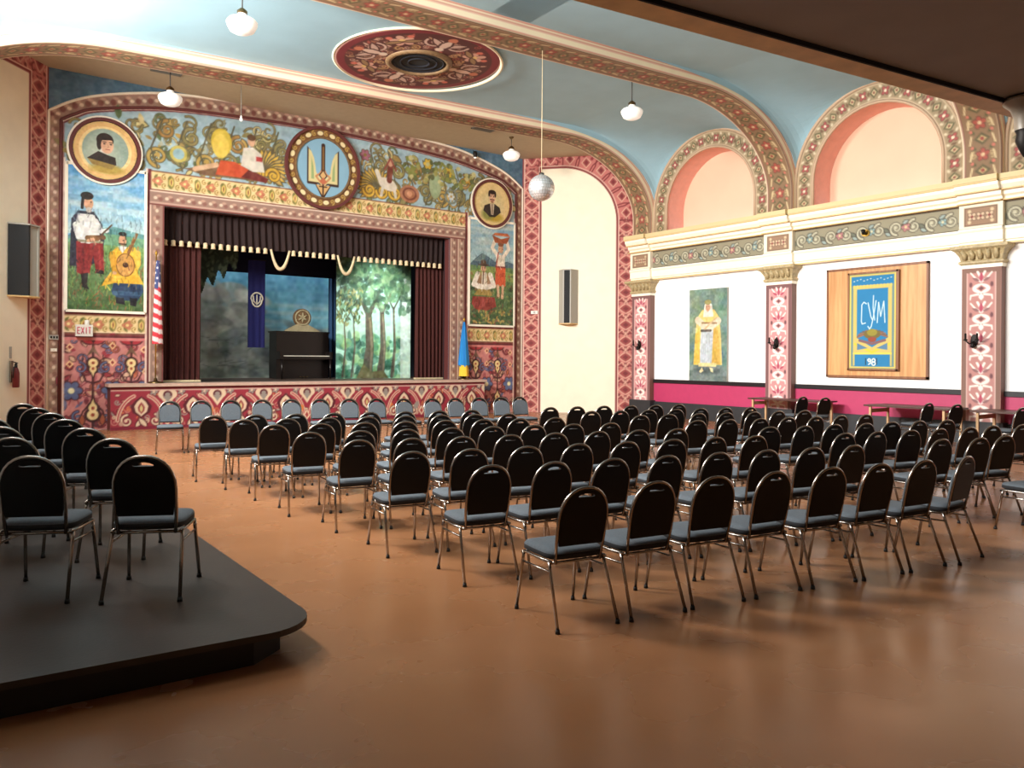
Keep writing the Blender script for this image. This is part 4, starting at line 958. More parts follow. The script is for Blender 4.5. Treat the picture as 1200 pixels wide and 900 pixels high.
ORD = ['first', 'second', 'third', 'fourth', 'fifth', 'sixth', 'seventh', 'eighth', 'ninth', 'tenth', 'eleventh', 'twelfth', 'thirteenth', 'fourteenth']
MID = [  # middle block, camera end first: plan positions of the backs
    [(3.32, 3.71), (3.84, 3.60), (4.31, 3.57), (4.89, 3.48), (5.48, 3.36), (5.95, 3.24), (6.47, 3.17), (7.10, 3.11)],
    [(3.38, 4.88), (3.89, 4.76), (4.42, 4.65), (4.92, 4.54), (5.49, 4.46), (6.00, 4.33), (6.55, 4.22), (7.08, 4.14)],
    [(3.28, 5.95), (3.81, 5.84), (4.36, 5.72), (4.93, 5.67), (5.44, 5.54), (6.03, 5.46), (6.58, 5.38), (7.00, 5.20)],
    [(3.32, 7.10), (3.82, 6.94), (4.33, 6.79), (4.88, 6.69), (5.43, 6.62), (6.00, 6.54), (6.46, 6.40), (6.93, 6.24)],
    [(3.20, 8.07), (3.76, 7.95), (4.26, 7.82), (4.82, 7.76), (5.28, 7.65), (5.86, 7.56), (6.34, 7.40), (6.88, 7.28)],
    [(3.20, 9.20), (3.77, 9.08), (4.26, 8.90), (4.77, 8.80), (5.34, 8.76), (5.82, 8.60), (6.27, 8.44), (6.85, 8.36)],
    [(3.12, 10.15), (3.66, 9.99), (4.21, 9.87), (4.74, 9.78), (5.28, 9.70), (5.78, 9.58), (6.22, 9.44), (6.66, 9.24)],
    [(3.00, 11.0), (3.54, 10.88), (4.10, 10.79), (4.61, 10.66), (5.12, 10.55), (5.64, 10.43), (6.17, 10.33), (6.68, 10.22)]]
for i, row in enumerate(MID):
    fx = np.polyfit(range(8), [p[0] for p in row], 1); fy = np.polyfit(range(8), [p[1] for p in row], 1)
    row = [(.3 * p[0] + .7 * np.polyval(fx, j), .3 * p[1] + .7 * np.polyval(fy, j)) for j, p in enumerate(row)]
    for j, p in enumerate(row):
        chair(p, (-2 if (i, j) == (0, 7) else 10 + random.uniform(-3, 3)), 'black-backed chair, %s from the platform-side aisle in the %s row from the camera, middle block' % (ORD[j], ORD[i]) if i else
              'black-backed chair, %s from the open aisle in the middle block row nearest the camera' % ORD[j], 'chairs of the middle seating block')
RGT = [((8.75, 2.97), 2, 1), ((8.39, 3.91), 5, 3), ((8.15, 4.87), 7, 7), ((8.12, 5.80), 7, 7), ((8.15, 6.96), 7, 7), ((8.19, 8.06), 7, 7), ((8.12, 9.03), 7, 7), ((8.18, 10.12), 6, 6)]
for i, (p, n, vis) in enumerate(RGT):
    for j in range(vis):
        q = (p[0] + .52 * j + random.uniform(-.012, .012), p[1] - .095 * j + random.uniform(-.03, .03))
        lab = 'single black-backed chair cut by the frame edge, nearest chair of the wall-side block' if i == 0 else 'black-backed chair, %s from the inner aisle in the %s row from the camera, wall-side block' % (ORD[j], ORD[i])
        chair(q, 11 + random.uniform(-4, 4), lab, 'chairs of the block beside the white wall')
FAC = [(3.32, 14.95), (3.82, 14.88), (4.38, 14.79), (4.90, 14.66), (5.42, 14.55), (5.90, 14.36), (6.46, 14.18), (6.93, 13.98), (7.34, 13.72), (7.86, 13.52), (8.36, 13.42), (8.93, 13.36), (9.36, 13.26), (9.89, 13.26)]
fx = np.polyfit(range(14), [p[0] for p in FAC], 2); FAC = [(.3 * p[0] + .7 * np.polyval(fx, j), p[1]) for j, p in enumerate(FAC)]
for j, p in enumerate(FAC):
    r = math.radians(190); x, y = p[0] + .283 * math.sin(r), p[1] + .283 * math.cos(r)
    chair((x, y), 190 + random.uniform(-4, 4), 'slate-cushioned chair facing the audience, %s from the flag with stripes along the stage front' % ORD[j], 'chairs facing the hall in front of the stage', at_base=True)
PLA = [((1.00, 5.16), 26), ((1.02, 6.33), 24), ((.98, 7.35), 22), ((.96, 8.45), 20), ((.94, 9.45), 20), ((.90, 10.45), 18), ((.84, 11.45), 16)]
PLB = [((.44, 5.5), 26), ((.43, 6.8), 24), ((.42, 7.85), 22), ((.40, 8.9), 20)]
for k, (lst, nm) in enumerate(((PLA, 'edge file'), (PLB, 'wall file'))):
    for j, (p, r) in enumerate(lst):
        chair(p, r, 'black-backed chair standing on the dark platform, %s from the camera in its %s' % (ORD[j], nm), 'chairs on the dark platform', z=.2)
# ------------------------------------------------------------------ tables along the white wall
TL = ['dark topped folding table with blond legs below the painting of the robed figure', 'dark topped folding table with blond legs below the oak board with the blue banner', 'dark topped folding table with blond legs in front of the nearest pilaster']
for k, (ya, yb, w) in enumerate(((10.35, 12.40, .62), (7.45, 9.22, .86), (5.25, 7.06, .86))):
    t = thing('folding_table', TL[k], 'table', (16.98 - w / 2, (ya + yb) / 2, 0), 0, 'tables along the white wall'); h = (yb - ya) / 2; hw = w / 2
    MB().box(-hw, hw, -h, h, .715, .75).build('table_top', M['tabletop'], t)
    for e in (-1, 1):
        for s in (-1, 1):
            MB().box(s * hw * .84 - .022, s * hw * .84 + .022, e * (h - .12) - .022, e * (h - .12) + .022, 0, .715).build('leg', M['tablewood'], t)
        MB().box(-hw * .84, hw * .84, e * (h - .12) - .014, e * (h - .12) + .014, .58, .66).build('end_rail', M['tablewood'], t)
for k, (p, lab) in enumerate((((15.55, 10.30), 'black-backed chair standing at the end of the table under the robed figure'), ((15.62, 9.80), 'black-backed chair standing between the two tables, near the second pilaster'),
        ((15.50, 7.52), 'black-backed chair standing at the table under the oak board, further one'), ((15.55, 7.02), 'black-backed chair standing at the table under the oak board, nearer one'), ((15.5, 5.9), 'black-backed chair at the table in front of the nearest pilaster, at the frame edge'))):
    chair(p, 8 + 6 * (k % 2), lab, 'chairs at the wall tables')

# ------------------------------------------------------------------ stage dressing
def pleats(x0, x1, z0, z1, y, n, amp, name, m, parent, flare=0.0, thick=.0):
    N = n * 8; vs = []; rows = 7
    for j in range(rows):
        q = j / (rows - 1); z = z1 + (z0 - z1) * q
        for i in range(N + 1):
            u = i / N; vs.append((x0 + (x1 - x0) * u, y + amp * (.6 + .4 * q) * math.sin(2 * PI * n * u + .7 * math.sin(5 * u + 2 * q)) , z))
    fs = [(j * (N + 1) + i, j * (N + 1) + i + 1, (j + 1) * (N + 1) + i + 1, (j + 1) * (N + 1) + i) for j in range(rows - 1) for i in range(N)]
    return obj(name, mesh(name, vs, fs, True), m, parent)
t = thing('stage_curtain', 'maroon velvet stage curtain gathered beside the flag with stripes', 'curtain', (4.8, 20.5, 1.05)); pleats(-.6, .48, 0, 3.9, 0, 8, .055, 'curtain_cloth', M['velvet'], t)
MB().box(-.6, .48, -.06, .06, .0, .05).build('hem', M['fringe'], t)
t = thing('stage_curtain', 'maroon velvet stage curtain gathered beside the blue and yellow flag', 'curtain', (11.8, 20.5, 1.05)); pleats(-.42, .6, 0, 3.9, 0, 8, .055, 'curtain_cloth', M['velvet'], t)
MB().box(-.42, .6, -.06, .06, .0, .05).build('hem', M['fringe'], t)
t = thing('valance', 'dark maroon pleated valance with ivory tassels across the top of the stage', 'valance', (8.26, 20.36, 4.42))
pleats(-3.97, 3.97, .05, .9, 0, 46, .045, 'valance_cloth', M['velvet2'], t)
for k in range(42):
    x = -3.86 + k * (7.72 / 41)
    if abs(x + 1.02) < .24 or abs(x - .84) < .24: continue
    MB().lathe([(.02, .1), (.05, .085), (.055, .05), (.05, -.0), (.062, -.045), (.0, -.05)], 8).build('tassel', M['fringe'], t, (x, -.03, 0)) if k == 0 else None
    if k: 
        q = bpy.data.objects['tassel'].copy(); COL.objects.link(q); q.location = (x, -.03, 0)
for x in (-1.02, .84):
    P = [(x + .25 * s, -.04, .08 - .5 * (1 - abs(s) ** 2.2)) for s in np.linspace(-1, 1, 15)]
    MB().tube(P, [.03 + .025 * (1 - abs(s)) for s in np.linspace(-1, 1, 15)], 7).build('swag', M['fringe'], t)
# lake backdrop
c = Cv(5.2, 11.4, 1.045, 5.0, 30, (70, 100, 110)); rs = np.random.RandomState(5)
c.grad(5.2, 11.4, 2.6, 5.0, (128, 190, 206), (70, 128, 160)); c.grad(5.2, 11.4, 1.0, 2.6, (186, 194, 182), (150, 180, 182))
for k in range(40): c.ell(7.6 + 3.6 * rs.rand(), 2.5 + .9 * rs.rand(), .25 + .4 * rs.rand(), .03 + .05 * rs.rand(), [(140, 184, 190), (60, 120, 150), (176, 200, 200)][rs.randint(3)], al=.6, soft=.05)
for k in range(120):
    x, z = 5.2 + 2.6 * rs.rand(), 1.1 + 2.6 * rs.rand(); c.ell(x, z, .2 + .35 * rs.rand(), .1 + .16 * rs.rand(), [(158, 160, 148), (120, 126, 118), (184, 186, 174), (140, 150, 140)][rs.randint(4)], .4 * rs.randn(), al=.8, soft=.03)
for k in range(50):
    x, z = 7.0 + 3.6 * rs.rand(), 1.1 + 1.5 * rs.rand(); c.ell(x, z, .3 + .3 * rs.rand(), .08 + .1 * rs.rand(), [(150, 156, 146), (120, 132, 130), (170, 176, 166)][rs.randint(3)], .3 * rs.randn(), al=.7, soft=.03)
for k in range(60):
    x, z = 5.2 + 5 * rs.rand(), 1.1 + 1.2 * rs.rand(); c.line([(x, z), (x + .3 * rs.randn(), z + .15 * rs.rand())], .03, (98, 104, 98), al=.6)
c.speck(9, 13)
t = thing('painted_backdrop', 'painted stage backdrop of grey rocks and a blue lake behind the piano', 'backdrop', (8.3, 24.0, 1.05))
cv_mesh('backdrop_cloth', c, lambda X, Z: (X - 8.3, .015 * np.sin(9 * X), Z - 1.05), CLOTHPAINT, t); MB().tube([(-3.1, 0, 3.97), (3.1, 0, 3.97)], .03, 6).build('batten', M['darkmetal'], t)
# forest cloth at the right
c = Cv(9.55, 12.05, 1.045, 4.75, 44, (170, 226, 208)); rs = np.random.RandomState(9)
c.grad(9.55, 12.05, 1.0, 4.75, (178, 232, 212), (170, 222, 214)); c.rect(9.55, 12.05, 2.3, 2.8, (176, 216, 200), al=.6); c.rect(10.6, 12.05, 2.0, 2.2, (120, 190, 150), al=.6)
for k in range(130):
    x, z = 9.6 + 2.4 * rs.rand(), 1.05 + 1.3 * rs.rand() ** 1.4; c.ell(x, z, .05 + .14 * rs.rand(), .05 + .18 * rs.rand(), [(70, 140, 110), (46, 104, 84), (110, 176, 140), (150, 196, 130), (36, 80, 66)][rs.randint(5)], rs.rand() * 3, al=.6)
for (x, z1, w, b) in ((10.6, 3.0, .34, -.1), (11.05, 3.1, .24, .1), (11.45, 3.2, .1, .02), (10.1, 2.9, .06, 0), (9.8, 2.7, .06, 0)):
    c.line([(x - .05, 1.1), (x + .05, 2.0), (x, z1)], w, (84, 84, 72), wd2=w * .6); c.line([(x + w * .2, 1.1), (x + .05 + w * .2, 2.0), (x + w * .1, z1)], w * .25, (124, 122, 100))
    for s in (-1, 1): c.line([(x, z1), (x + s * .25, z1 + .45), (x + s * .5, z1 + 1.1)], w * .55, (78, 80, 70), wd2=.03)
c.poly([(10.2, 1.05), (10.45, 1.5), (10.7, 1.25), (11.1, 1.3), (11.3, 1.05)], (104, 104, 72))
c.rect(11.7, 12.05, 1.05, 4.2, (226, 244, 236), al=.7)
for k in range(430):
    x, z = 9.55 + 2.5 * rs.rand(), 3.05 + 1.7 * rs.rand() ** .6; c.ell(x, z, .05 + .11 * rs.rand(), .04 + .08 * rs.rand(), [(60, 96, 74), (84, 130, 96), (48, 76, 62), (120, 160, 120)][rs.randint(4)], rs.rand() * 3, al=.65)
for k in range(110):
    x, z = 9.55 + .8 * rs.rand(), 2.75 + 1.1 * rs.rand(); c.leaf(x, z, .16, -PI / 2 + .5 * rs.randn(), .03, [(150, 160, 110), (100, 124, 90), (70, 92, 72)][rs.randint(3)])
c.speck(9, 14)
t = thing('forest_flat', 'painted scenery cloth of twin trees in a pale green forest', 'stage scenery', (10.8, 22.0, 1.05))
cv_mesh('scenery_cloth', c, lambda X, Z: (X - 10.8, .01 * np.sin(14 * X), Z - 1.05), CLOTHPAINT, t); MB().box(-1.25, 1.25, .02, .06, 0, 3.7).build('stretcher_frame', M['stagedark'], t)
MB().box(10.4 - 10.8, 10.6 - 10.8, .02, .5, 0, .06).build('brace', M['tablewood'], t)
# leaf border at the left
c = Cv(5.4, 6.6, 3.3, 4.9, 40, (40, 58, 50))
for k in range(160): c.leaf(5.4 + 1.2 * rs.rand(), 3.3 + 1.6 * rs.rand(), .2, -PI / 2 + .6 * rs.randn(), .04, [(64, 84, 70), (40, 60, 50), (88, 108, 90)][rs.randint(3)])
t = thing('leaf_border', 'hanging painted leaf cloth in the stage corner by the striped flag', 'stage scenery', (6.0, 21.8, 3.3))
cv_mesh('leaf_cloth', c, lambda X, Z: (X - 6.0, X * 0, Z - 3.3), CLOTHPAINT, t, keep=lambda x, z: z > 3.35 + .75 * (x - 5.4) + .15 * np.sin(22 * x)); MB().tube([(-.6, 0, 1.6), (.6, 0, 1.6)], .02, 6).build('batten', M['darkmetal'], t)
t = thing('leg_curtain', 'narrow dark blue stage leg beside the piano', 'curtain', (10.12, 23.4, 1.05)); pleats(-.22, .22, 0, 4.4, 0, 3, .05, 'curtain_cloth', mat('steel_blue_drape', (44, 76, 112), .9), t)
# hanging blue banner
t = thing('hanging_banner', 'narrow navy banner with a silver crest hanging at the back of the stage', 'banner', (7.3, 22.4, 1.95))
pleats(-.245, .245, 0, 2.5, 0, 3, .012, 'banner_cloth', M['navy'], t)
cr = MB(); 
cr.tube([(.15 * math.sin(a) * (1.15 if math.cos(a) > 0 else .95), -.03, 1.36 + .2 * math.cos(a)) for a in np.linspace(0, 2 * PI, 19)[:-1]], .024, 5, closed=True)
for s in (-1, 1): cr.tube([(s * .1, -.03, 1.47), (s * .09, -.03, 1.32), (s * .02, -.03, 1.24)], .02, 5)
cr.tube([(0, -.03, 1.5), (0, -.03, 1.2)], .02, 5); cr.build('crest', M['bannerwhite'], t); MB().tube([(-.27, 0, 2.5), (.27, 0, 2.5)], .018, 6).build('rod', M['darkmetal'], t)
# upright piano
t = thing('upright_piano', 'black upright piano standing closed in the middle of the stage', 'piano', (8.72, 22.5, 1.045))
MB().box(-.8, .8, .0, .62, .08, 1.36).build('case', M['piano'], t); MB().box(-.83, .83, -.03, .64, 1.36, 1.40).build('lid', M['piano'], t)
MB().box(-.8, .8, -.34, .0, .58, .66).build('key_bed', M['piano'], t); MB().box(-.72, .72, -.3, -.04, .66, .685).build('keys', M['ivory'], t); MB().box(-.8, .8, -.02, .02, .72, .95).build('fall_board', M['piano'], t)
for s in (-1, 1):
    MB().box(s * .76 - .05, s * .76 + .05, -.33, 0, .66, .80).build('cheek', M['piano'], t); MB().tube([(s * .74, -.3, .0), (s * .74, -.3, .58)], [.03, .045], 8).build('leg', M['piano'], t)
MB().box(-.8, .8, .0, .62, .0, .08).build('plinth', M['piano'], t)
for k in range(3): MB().box(-.12 + .1 * k, -.08 + .1 * k, -.1, 0, .05, .07).build('pedal', M['brass'], t)
t = thing('carved_crest', 'round carved wooden crest on a pale triangular base on the piano lid', 'ornament', (8.78, 22.75, 2.445))
MB().prism([(-.56, 0), (.56, 0), (.46, .07), (.12, .24), (-.12, .24), (-.46, .07)], 'y', -.06, .06).build('base', M['crestbase'], t)
MB().prism([(.27 * math.cos(a), .42 + .27 * math.sin(a)) for a in np.linspace(0, 2 * PI, 25)[:-1]], 'y', -.05, .05).build('disc', M['crest'], t)
cm = MB(); cm.tube([(.22 * math.cos(a), -.06, .42 + .22 * math.sin(a)) for a in np.linspace(0, 2 * PI, 21)[:-1]], .025, 5, closed=True)
for k in range(6): cm.tube([(0, -.06, .42), (.15 * math.cos(k * PI / 3 + .5), -.07, .42 + .15 * math.sin(k * PI / 3 + .5))], [.045, .02], 5)
cm.build('carving', M['crestbase'], t)
# flags
def flag(name, label, loc, hpole, cvs, mp):
    t = thing(name, label, 'flag', loc); MB().tube([(0, 0, 0.03), (0, 0, hpole)], .016, 8).build('pole', M['goldpole'], t); MB().lathe([(.17, 0), (.17, .03), (.05, .05), (.03, .12), (.016, .13)], 14).build('stand', M['brass'], t)
    MB().lathe([(.0, .12), (.02, .08), (.035, .04), (.02, 0), (.016, -.02)], 8).build('finial', M['goldpole'], t, (0, 0, hpole))
    cv_mesh('flag_cloth', cvs, mp, CLOTHPAINT, t)
c = Cv(0, 1, 0, 1.95, 70, (206, 60, 70))
for k in range(9): 
    c.poly([(0, 1.45 - k * .22), (1, 1.15 - k * .22), (1, 1.04 - k * .22), (0, 1.34 - k * .22)], (226, 214, 214))
c.poly([(0, 1.96), (1, 1.96), (1, 1.25), (.35, 1.32), (0, 1.45)], (72, 84, 130))
for i in range(4):
    for k in range(5): c.ell(.12 + .22 * i + .1 * (k % 2), 1.42 + .12 * k, .05, .025, (220, 220, 226))
flag('striped_flag', 'furled flag with red and white stripes and blue canton at the stage edge', (4.09, 19.78, 1.05), 3.0, c, lambda U, V: (.03 + .02 * np.sin(6 * U) + (.05 + .11 * (1 - V / 1.95) ** .7 * (V > -1)) * np.sin(2 * PI * U * 1.5) * (.5 + .5 * U), -.03 - .09 * np.cos(2 * PI * U * 1.5) * (.4 + .6 * (1 - V / 1.95)), .92 + V + .1 * (1 - U) * 0))
c = Cv(0, 1, 0, 1.62, 70, (40, 140, 214)); c.poly([(0, -.1), (1, -.1), (1, .3), (.6, .33), (.3, .27), (0, .3)], (236, 196, 60))
for k in range(5): c.line([(.1 + .2 * k, 0.3), (.15 + .18 * k, 1.6)], .05, (30, 118, 192))
flag('blue_yellow_flag', 'furled blue and yellow flag on a short stand at the end of the stage front', (12.66, 19.8, 1.05), 1.75, c, lambda U, V: ((.02 + .2 * np.clip(1 - V / 1.62, 0, 1) ** .75 * np.where(V < .32, .62, 1.0)) * np.cos(2 * PI * U), (.02 + .13 * np.clip(1 - V / 1.62, 0, 1)) * np.sin(2 * PI * U) + .012 * np.sin(10 * PI * U), .1 + V))

# ------------------------------------------------------------------ ceiling things
def cz(x): return 7.94 + TILT * (x - CX)
mx, my, mr = 8.1, 14.5, 1.74
c = Cv(-mr, mr, -mr, mr, 46, (92, 36, 40)); c.ell(0, 0, mr, mr, (226, 186, 170)); c.ell(0, 0, mr * .975, mr * .975, (120, 38, 46)); c.ell(0, 0, mr * .88, mr * .88, (84, 38, 36))
rs = np.random.RandomState(2)
for k in range(190):
    q = .66 + .82 * rs.rand(); a = rs.rand() * 6.28; x, y = q * math.cos(a), q * math.sin(a); col = [(178, 140, 110), (150, 96, 72), (196, 160, 140), (120, 96, 62), (160, 80, 70)][rs.randint(5)]
    if k % 2: c.leaf(x, y, .18, rs.rand() * 6.28, .035, col)
    else: c.spiral(x, y, .09, 1.2, rs.rand() * 6.28, 1 if k % 4 else -1, .03, col)
for k in range(8):
    a = k * PI / 4; u, v = math.cos(a), math.sin(a); x, y = 1.12 * u, 1.12 * v
    if k % 2 == 0:
        for s in (-1, 1): c.spiral(x - s * .24 * v, y + s * .24 * u, .23, 1.4, a + s * 1.3, s, .06, (206, 176, 160), (66, 28, 26)); c.leaf(x * .86, y * .86, .5, a + s * .9, .07, (196, 166, 150), (66, 28, 26))
        c.leaf(x * .75, y * .75, .5, a, .1, (214, 186, 168), (66, 28, 26)); c.ell(x * 1.22, y * 1.22, .1, .1, (196, 120, 90)); c.ell(x * .74, y * .74, .09, .09, (220, 200, 180))
    else:
        c.flower(x * 1.05, y * 1.05, .26, 5, (206, 160, 140), (220, 190, 120), (66, 28, 26), a)
        for s in (-1, 1): c.leaf(x, y, .4, a + s * 1.6, .06, (150, 120, 84), (66, 28, 26)); c.ell(x * 1.2 - s * .22 * v, y * 1.2 + s * .22 * u, .07, .07, (206, 110, 90)); c.spiral(x * .72 - s * .15 * v, y * .72 + s * .15 * u, .12, 1.2, a, s, .04, (190, 150, 100))
t = thing('ceiling_medallion', 'round maroon ceiling medallion painted with cream scrolls around a dark vent', 'ceiling medallion', (mx, my, cz(mx) - .03))
cv_mesh('painted_disc', c, lambda X, Y: (X, Y, TILT * X + 0 * Y), PAINT, t, keep=lambda x, y: (x * x + y * y < mr * mr * .99) & (x * x + y * y > .6 ** 2))
rm = MB(); rm.lathe([(.58, .02), (.58, -.05), (.64, -.06), (.7, -.03), (.7, .02)], 40); rm.build('vent_rim', M['crest'], t)
rm = MB(); rm.lathe([(.6, -.015), (.3, .0), (0, .0)], 32); rm.build('vent_shade_disc', M['ventblack'], t)  # flat black disc, its colour stands in for the shade of a deep vent
for q in (.2, .36, .5): MB().lathe([(q, -.002), (q + .02, -.03), (q + .035, -.03), (q + .03, -.002)], 32).build('louvre_ring', M['stagedark'], t)
MB().lathe([(mr + .02, .0), (mr + .04, -.035), (mr + .0, -.045), (mr - .03, -.0)], 56).build('edge_bead', M['cream'], t)
PEND = [((4.0, 13.1, 7.18), 'white globe pendant lamp hanging nearest the camera, high on the platform side'), ((4.0, 18.1, 7.27), 'white globe pendant lamp below the soffit, above the seated musicians mural'), ((13.2, 18.2, 7.52), 'white globe pendant lamp below the soffit, next to the mirror ball'), ((12.6, 12.75, 7.27), 'white globe pendant lamp before the first lunette arch of the white wall')]
for k, ((x, y, z), lab) in enumerate(PEND):
    t = thing('pendant_lamp', lab, 'lamp', (x, y, z), 0, 'opal globe pendants'); top = (8.03 if y > 17 else cz(x)) - z
    MB().lathe([(0, -.17), (.12, -.165), (.195, -.125), (.24, -.04), (.25, .015), (.215, .06), (.13, .1), (.08, .125), (.07, .17)], 24).build('globe', M['opal'], t)
    MB().lathe([(.08, .15), (.085, .2), (.04, .24), (.012, .26)], 14).build('fitter', M['brass'], t); MB().tube([(0, 0, .25), (0, 0, top - .02)], .011, 6).build('stem', M['cord'], t)
    MB().lathe([(.012, top - .07), (.06, top - .03), (.07, top)], 14).build('ceiling_rose', M['brass'], t)
t = thing('mirror_ball', 'silver mirror ball hanging on a long cable in mid hall', 'mirror ball', (9.47, 12.05, 5.02))
mb = MB(); R = .255
for i in range(13):
    a0, a1 = -PI / 2 + PI * i / 13, -PI / 2 + PI * (i + 1) / 13; n = max(5, int(30 * math.cos((a0 + a1) / 2)))
    for k in range(n):
        b0, b1 = 2 * PI * (k + .04) / n, 2 * PI * (k + .96) / n; P = [(R * math.cos(a) * math.cos(b), R * math.cos(a) * math.sin(b), R * math.sin(a)) for a, b in ((a0 + .01, b0), (a0 + .01, b1), (a1 - .01, b1), (a1 - .01, b0))]
        mb.add(P, [(0, 1, 2, 3)])
tl = mb.build('mirror_tiles', M['mirror'], t); tl['kind'] = 'stuff'; MB().lathe([(0, -.248), (.15, -.2), (.248, 0), (.15, .2), (0, .248)], 20).build('core', M['spkside'], t)
MB().lathe([(.05, .24), (.05, .29), (.02, .3)], 10).build('motor_cap', M['chrome'], t); MB().tube([(0, 0, .29), (0, 0, 7.70 - 5.02)], .007, 5).build('cable', M['fringe'], t)
for k, ((x, y), lab) in enumerate((((4.05, 18.6), 'grey slotted ceiling vent in the soffit above the platform-side pendant'), ((12.1, 17.95), 'grey slotted ceiling vent in the soffit near the cream panel with tall speaker'))):
    t = thing('ceiling_vent', lab, 'vent', (x, y, 8.03), 0, 'soffit vents'); fr = MB()
    for a, b, e, f_ in ((-.32, .32, -.2, -.16), (-.32, .32, .16, .2), (-.32, -.28, -.2, .2), (.28, .32, -.2, .2)): fr.box(a, b, e, f_, -.03, 0)
    fr.build('frame', M['vent'], t); MB().box(-.29, .29, -.17, .17, -.008, 0).build('backing', M['ventdark'], t)
    for q in range(6): MB().box(-.28, .28, -.15 + q * .055, -.125 + q * .055, -.025, -.01).build('slat', M['vent'], t)
t = thing('hanging_bulb', 'small white bulb on a thin rod hanging above the reclining woman of the mural', 'lamp', (5.55, 18.2, 7.12)); MB().tube([(0, 0, .07), (0, 0, .91)], .008, 6).build('rod', M['vent'], t); MB().lathe([(0, -.05), (.03, -.035), (.038, 0), (.02, .04), (.015, .08)], 12).build('bulb', M['opal'], t)
t = thing('clamp_spotlight', 'small clip-on spotlight on the arched band above the moustached portrait', 'spotlight', (13.05, 19.86, 7.86)); MB().lathe([(.05, -.1), (.07, .02), (.05, .08), (0, .09)], 12).build('housing', M['darkmetal'], t); MB().lathe([(0, -.14), (.045, -.12), (.05, -.09)], 10).build('bulb', M['opal'], t); MB().tube([(0, 0, .05), (0, .1, .12)], .015, 5).build('clamp', M['darkmetal'], t)
t = thing('balcony_lamp', 'flared frosted lamp with dark metal body hung under the balcony edge', 'lamp', (7.72, 2.92, 4.0))
MB().lathe([(.0, .0), (.19, -.0), (.185, -.03), (.13, -.08), (.1, -.16), (.095, -.27)], 20).build('shade', M['frost'], t); MB().lathe([(.095, -.26), (.08, -.3), (.09, -.36), (.06, -.44), (.03, -.5), (0, -.52)], 16).build('body', M['darkmetal'], t)

# ------------------------------------------------------------------ things on the walls
def wall_thing(name, label, cat, pf, ang, s, z, group=None):
    p = pf(s); t = thing(name, label, cat, (p[0], p[1], z), ang, group); return t
def speaker(t, w, h, blackside, s):
    """local x along the wall, local y: s * away from the wall"""
    def PR(pts, z0, z1, nm, m): MB().prism([(x, s * y) for x, y in pts], 'z', z0, z1).build(nm, m, t)
    g = w / 2
    PR([(-g, .02), (-g * .42, .3), (-g * .3, .3), (-g * .3, .02)], 0, h, 'side_wing', M['spkside'])
    PR([(g, .02), (g * .42, .3), (g * .3, .3), (g * .3, .02)], 0, h, 'side_wing', M['spkgrille'] if blackside else M['spkside'])
    PR([(-g * .36, .05), (g * .36, .05), (g * .36, .275), (-g * .36, .275)], .02, h - .02, 'grille', M['spkside'] if blackside else M['spkgrille'])
    PR([(-g * 1.02, .01), (-g * .4, .32), (g * .4, .32), (g * 1.02, .01)], h - .02, h + .01, 'top_cap', M['spkside']); PR([(-g * 1.02, .01), (-g * .4, .32), (g * .4, .32), (g * 1.02, .01)], -.01, .02, 'bottom_cap', M['balcwood'])
t = wall_thing('wall_speaker', 'tall grey column speaker with black grille on the bright cream panel', 'speaker', pr, ar, 1.5, 2.78); speaker(t, .6, 1.68, False, -1)
t = wall_thing('wall_speaker', 'tall black and grey column speaker on the shaded cream panel by the platform', 'speaker', pl_, al_, .84, 2.9); speaker(t, .8, 1.5, True, 1); t.rotation_euler[2] += 0
t = wall_thing('fire_extinguisher', 'red fire extinguisher on a bracket on the shaded cream wall', 'fire extinguisher', lambda s: pl_(s, .13), al_, 1.13, 1.02)
MB().lathe([(0, 0), (.06, 0), (.066, .03), (.066, .3), (.045, .38), (.025, .42)], 14).build('cylinder', M['redext'], t); MB().lathe([(.03, .41), (.03, .47), (.015, .5)], 8).build('valve', M['darkmetal'], t); MB().tube([(0, .02, .46), (.1, .03, .42), (.11, .02, .2)], .014, 6).build('hose', M['hose'], t)
MB().tube([(-.05, 0, .5), (.08, 0, .53)], .012, 5).build('handle', M['darkmetal'], t); MB().box(-.03, .03, -.12, -.08, .1, .55).build('bracket', M['chrome'], t)
t = wall_thing('tag_plate', 'small paper notice above the fire extinguisher', 'sign', lambda s: pl_(s, .01), al_, 1.13, 1.62); MB().box(-.03, .03, -.006, .006, 0, .24).build('plate', M['spkside'], t)
t = wall_thing('thermostat', 'small white wall thermostat on the rose border beside the cream panel', 'thermostat', pr, ar, .42, 3.1); MB().box(-.11, .11, -.045, -.004, 0, .1).build('housing', M['plastic'], t); MB().box(-.03, .03, -.055, -.044, .02, .08).build('dial', M['spkside'], t)
t = thing('label_plate', 'grey label plate on the dotted band beside the exit sign', 'sign', (2.04, 19.985, 2.03)); MB().box(-.1, .1, -.015, .01, 0, .11).build('plate', M['spkside'], t)
for k in range(3): MB().box(-.07 + .055 * k, -.035 + .055 * k, -.019, -.014, .03, .08).build('mark', M['darkmetal'], t)
t = thing('light_switch', 'cream light switch below the grey label plate', 'switch', (2.04, 19.985, 1.77)); MB().box(-.06, .06, -.014, .01, 0, .07).build('plate', M['creamtrim'], t); MB().box(-.015, .015, -.024, -.013, .02, .05).build('toggle', M['plastic'], t)
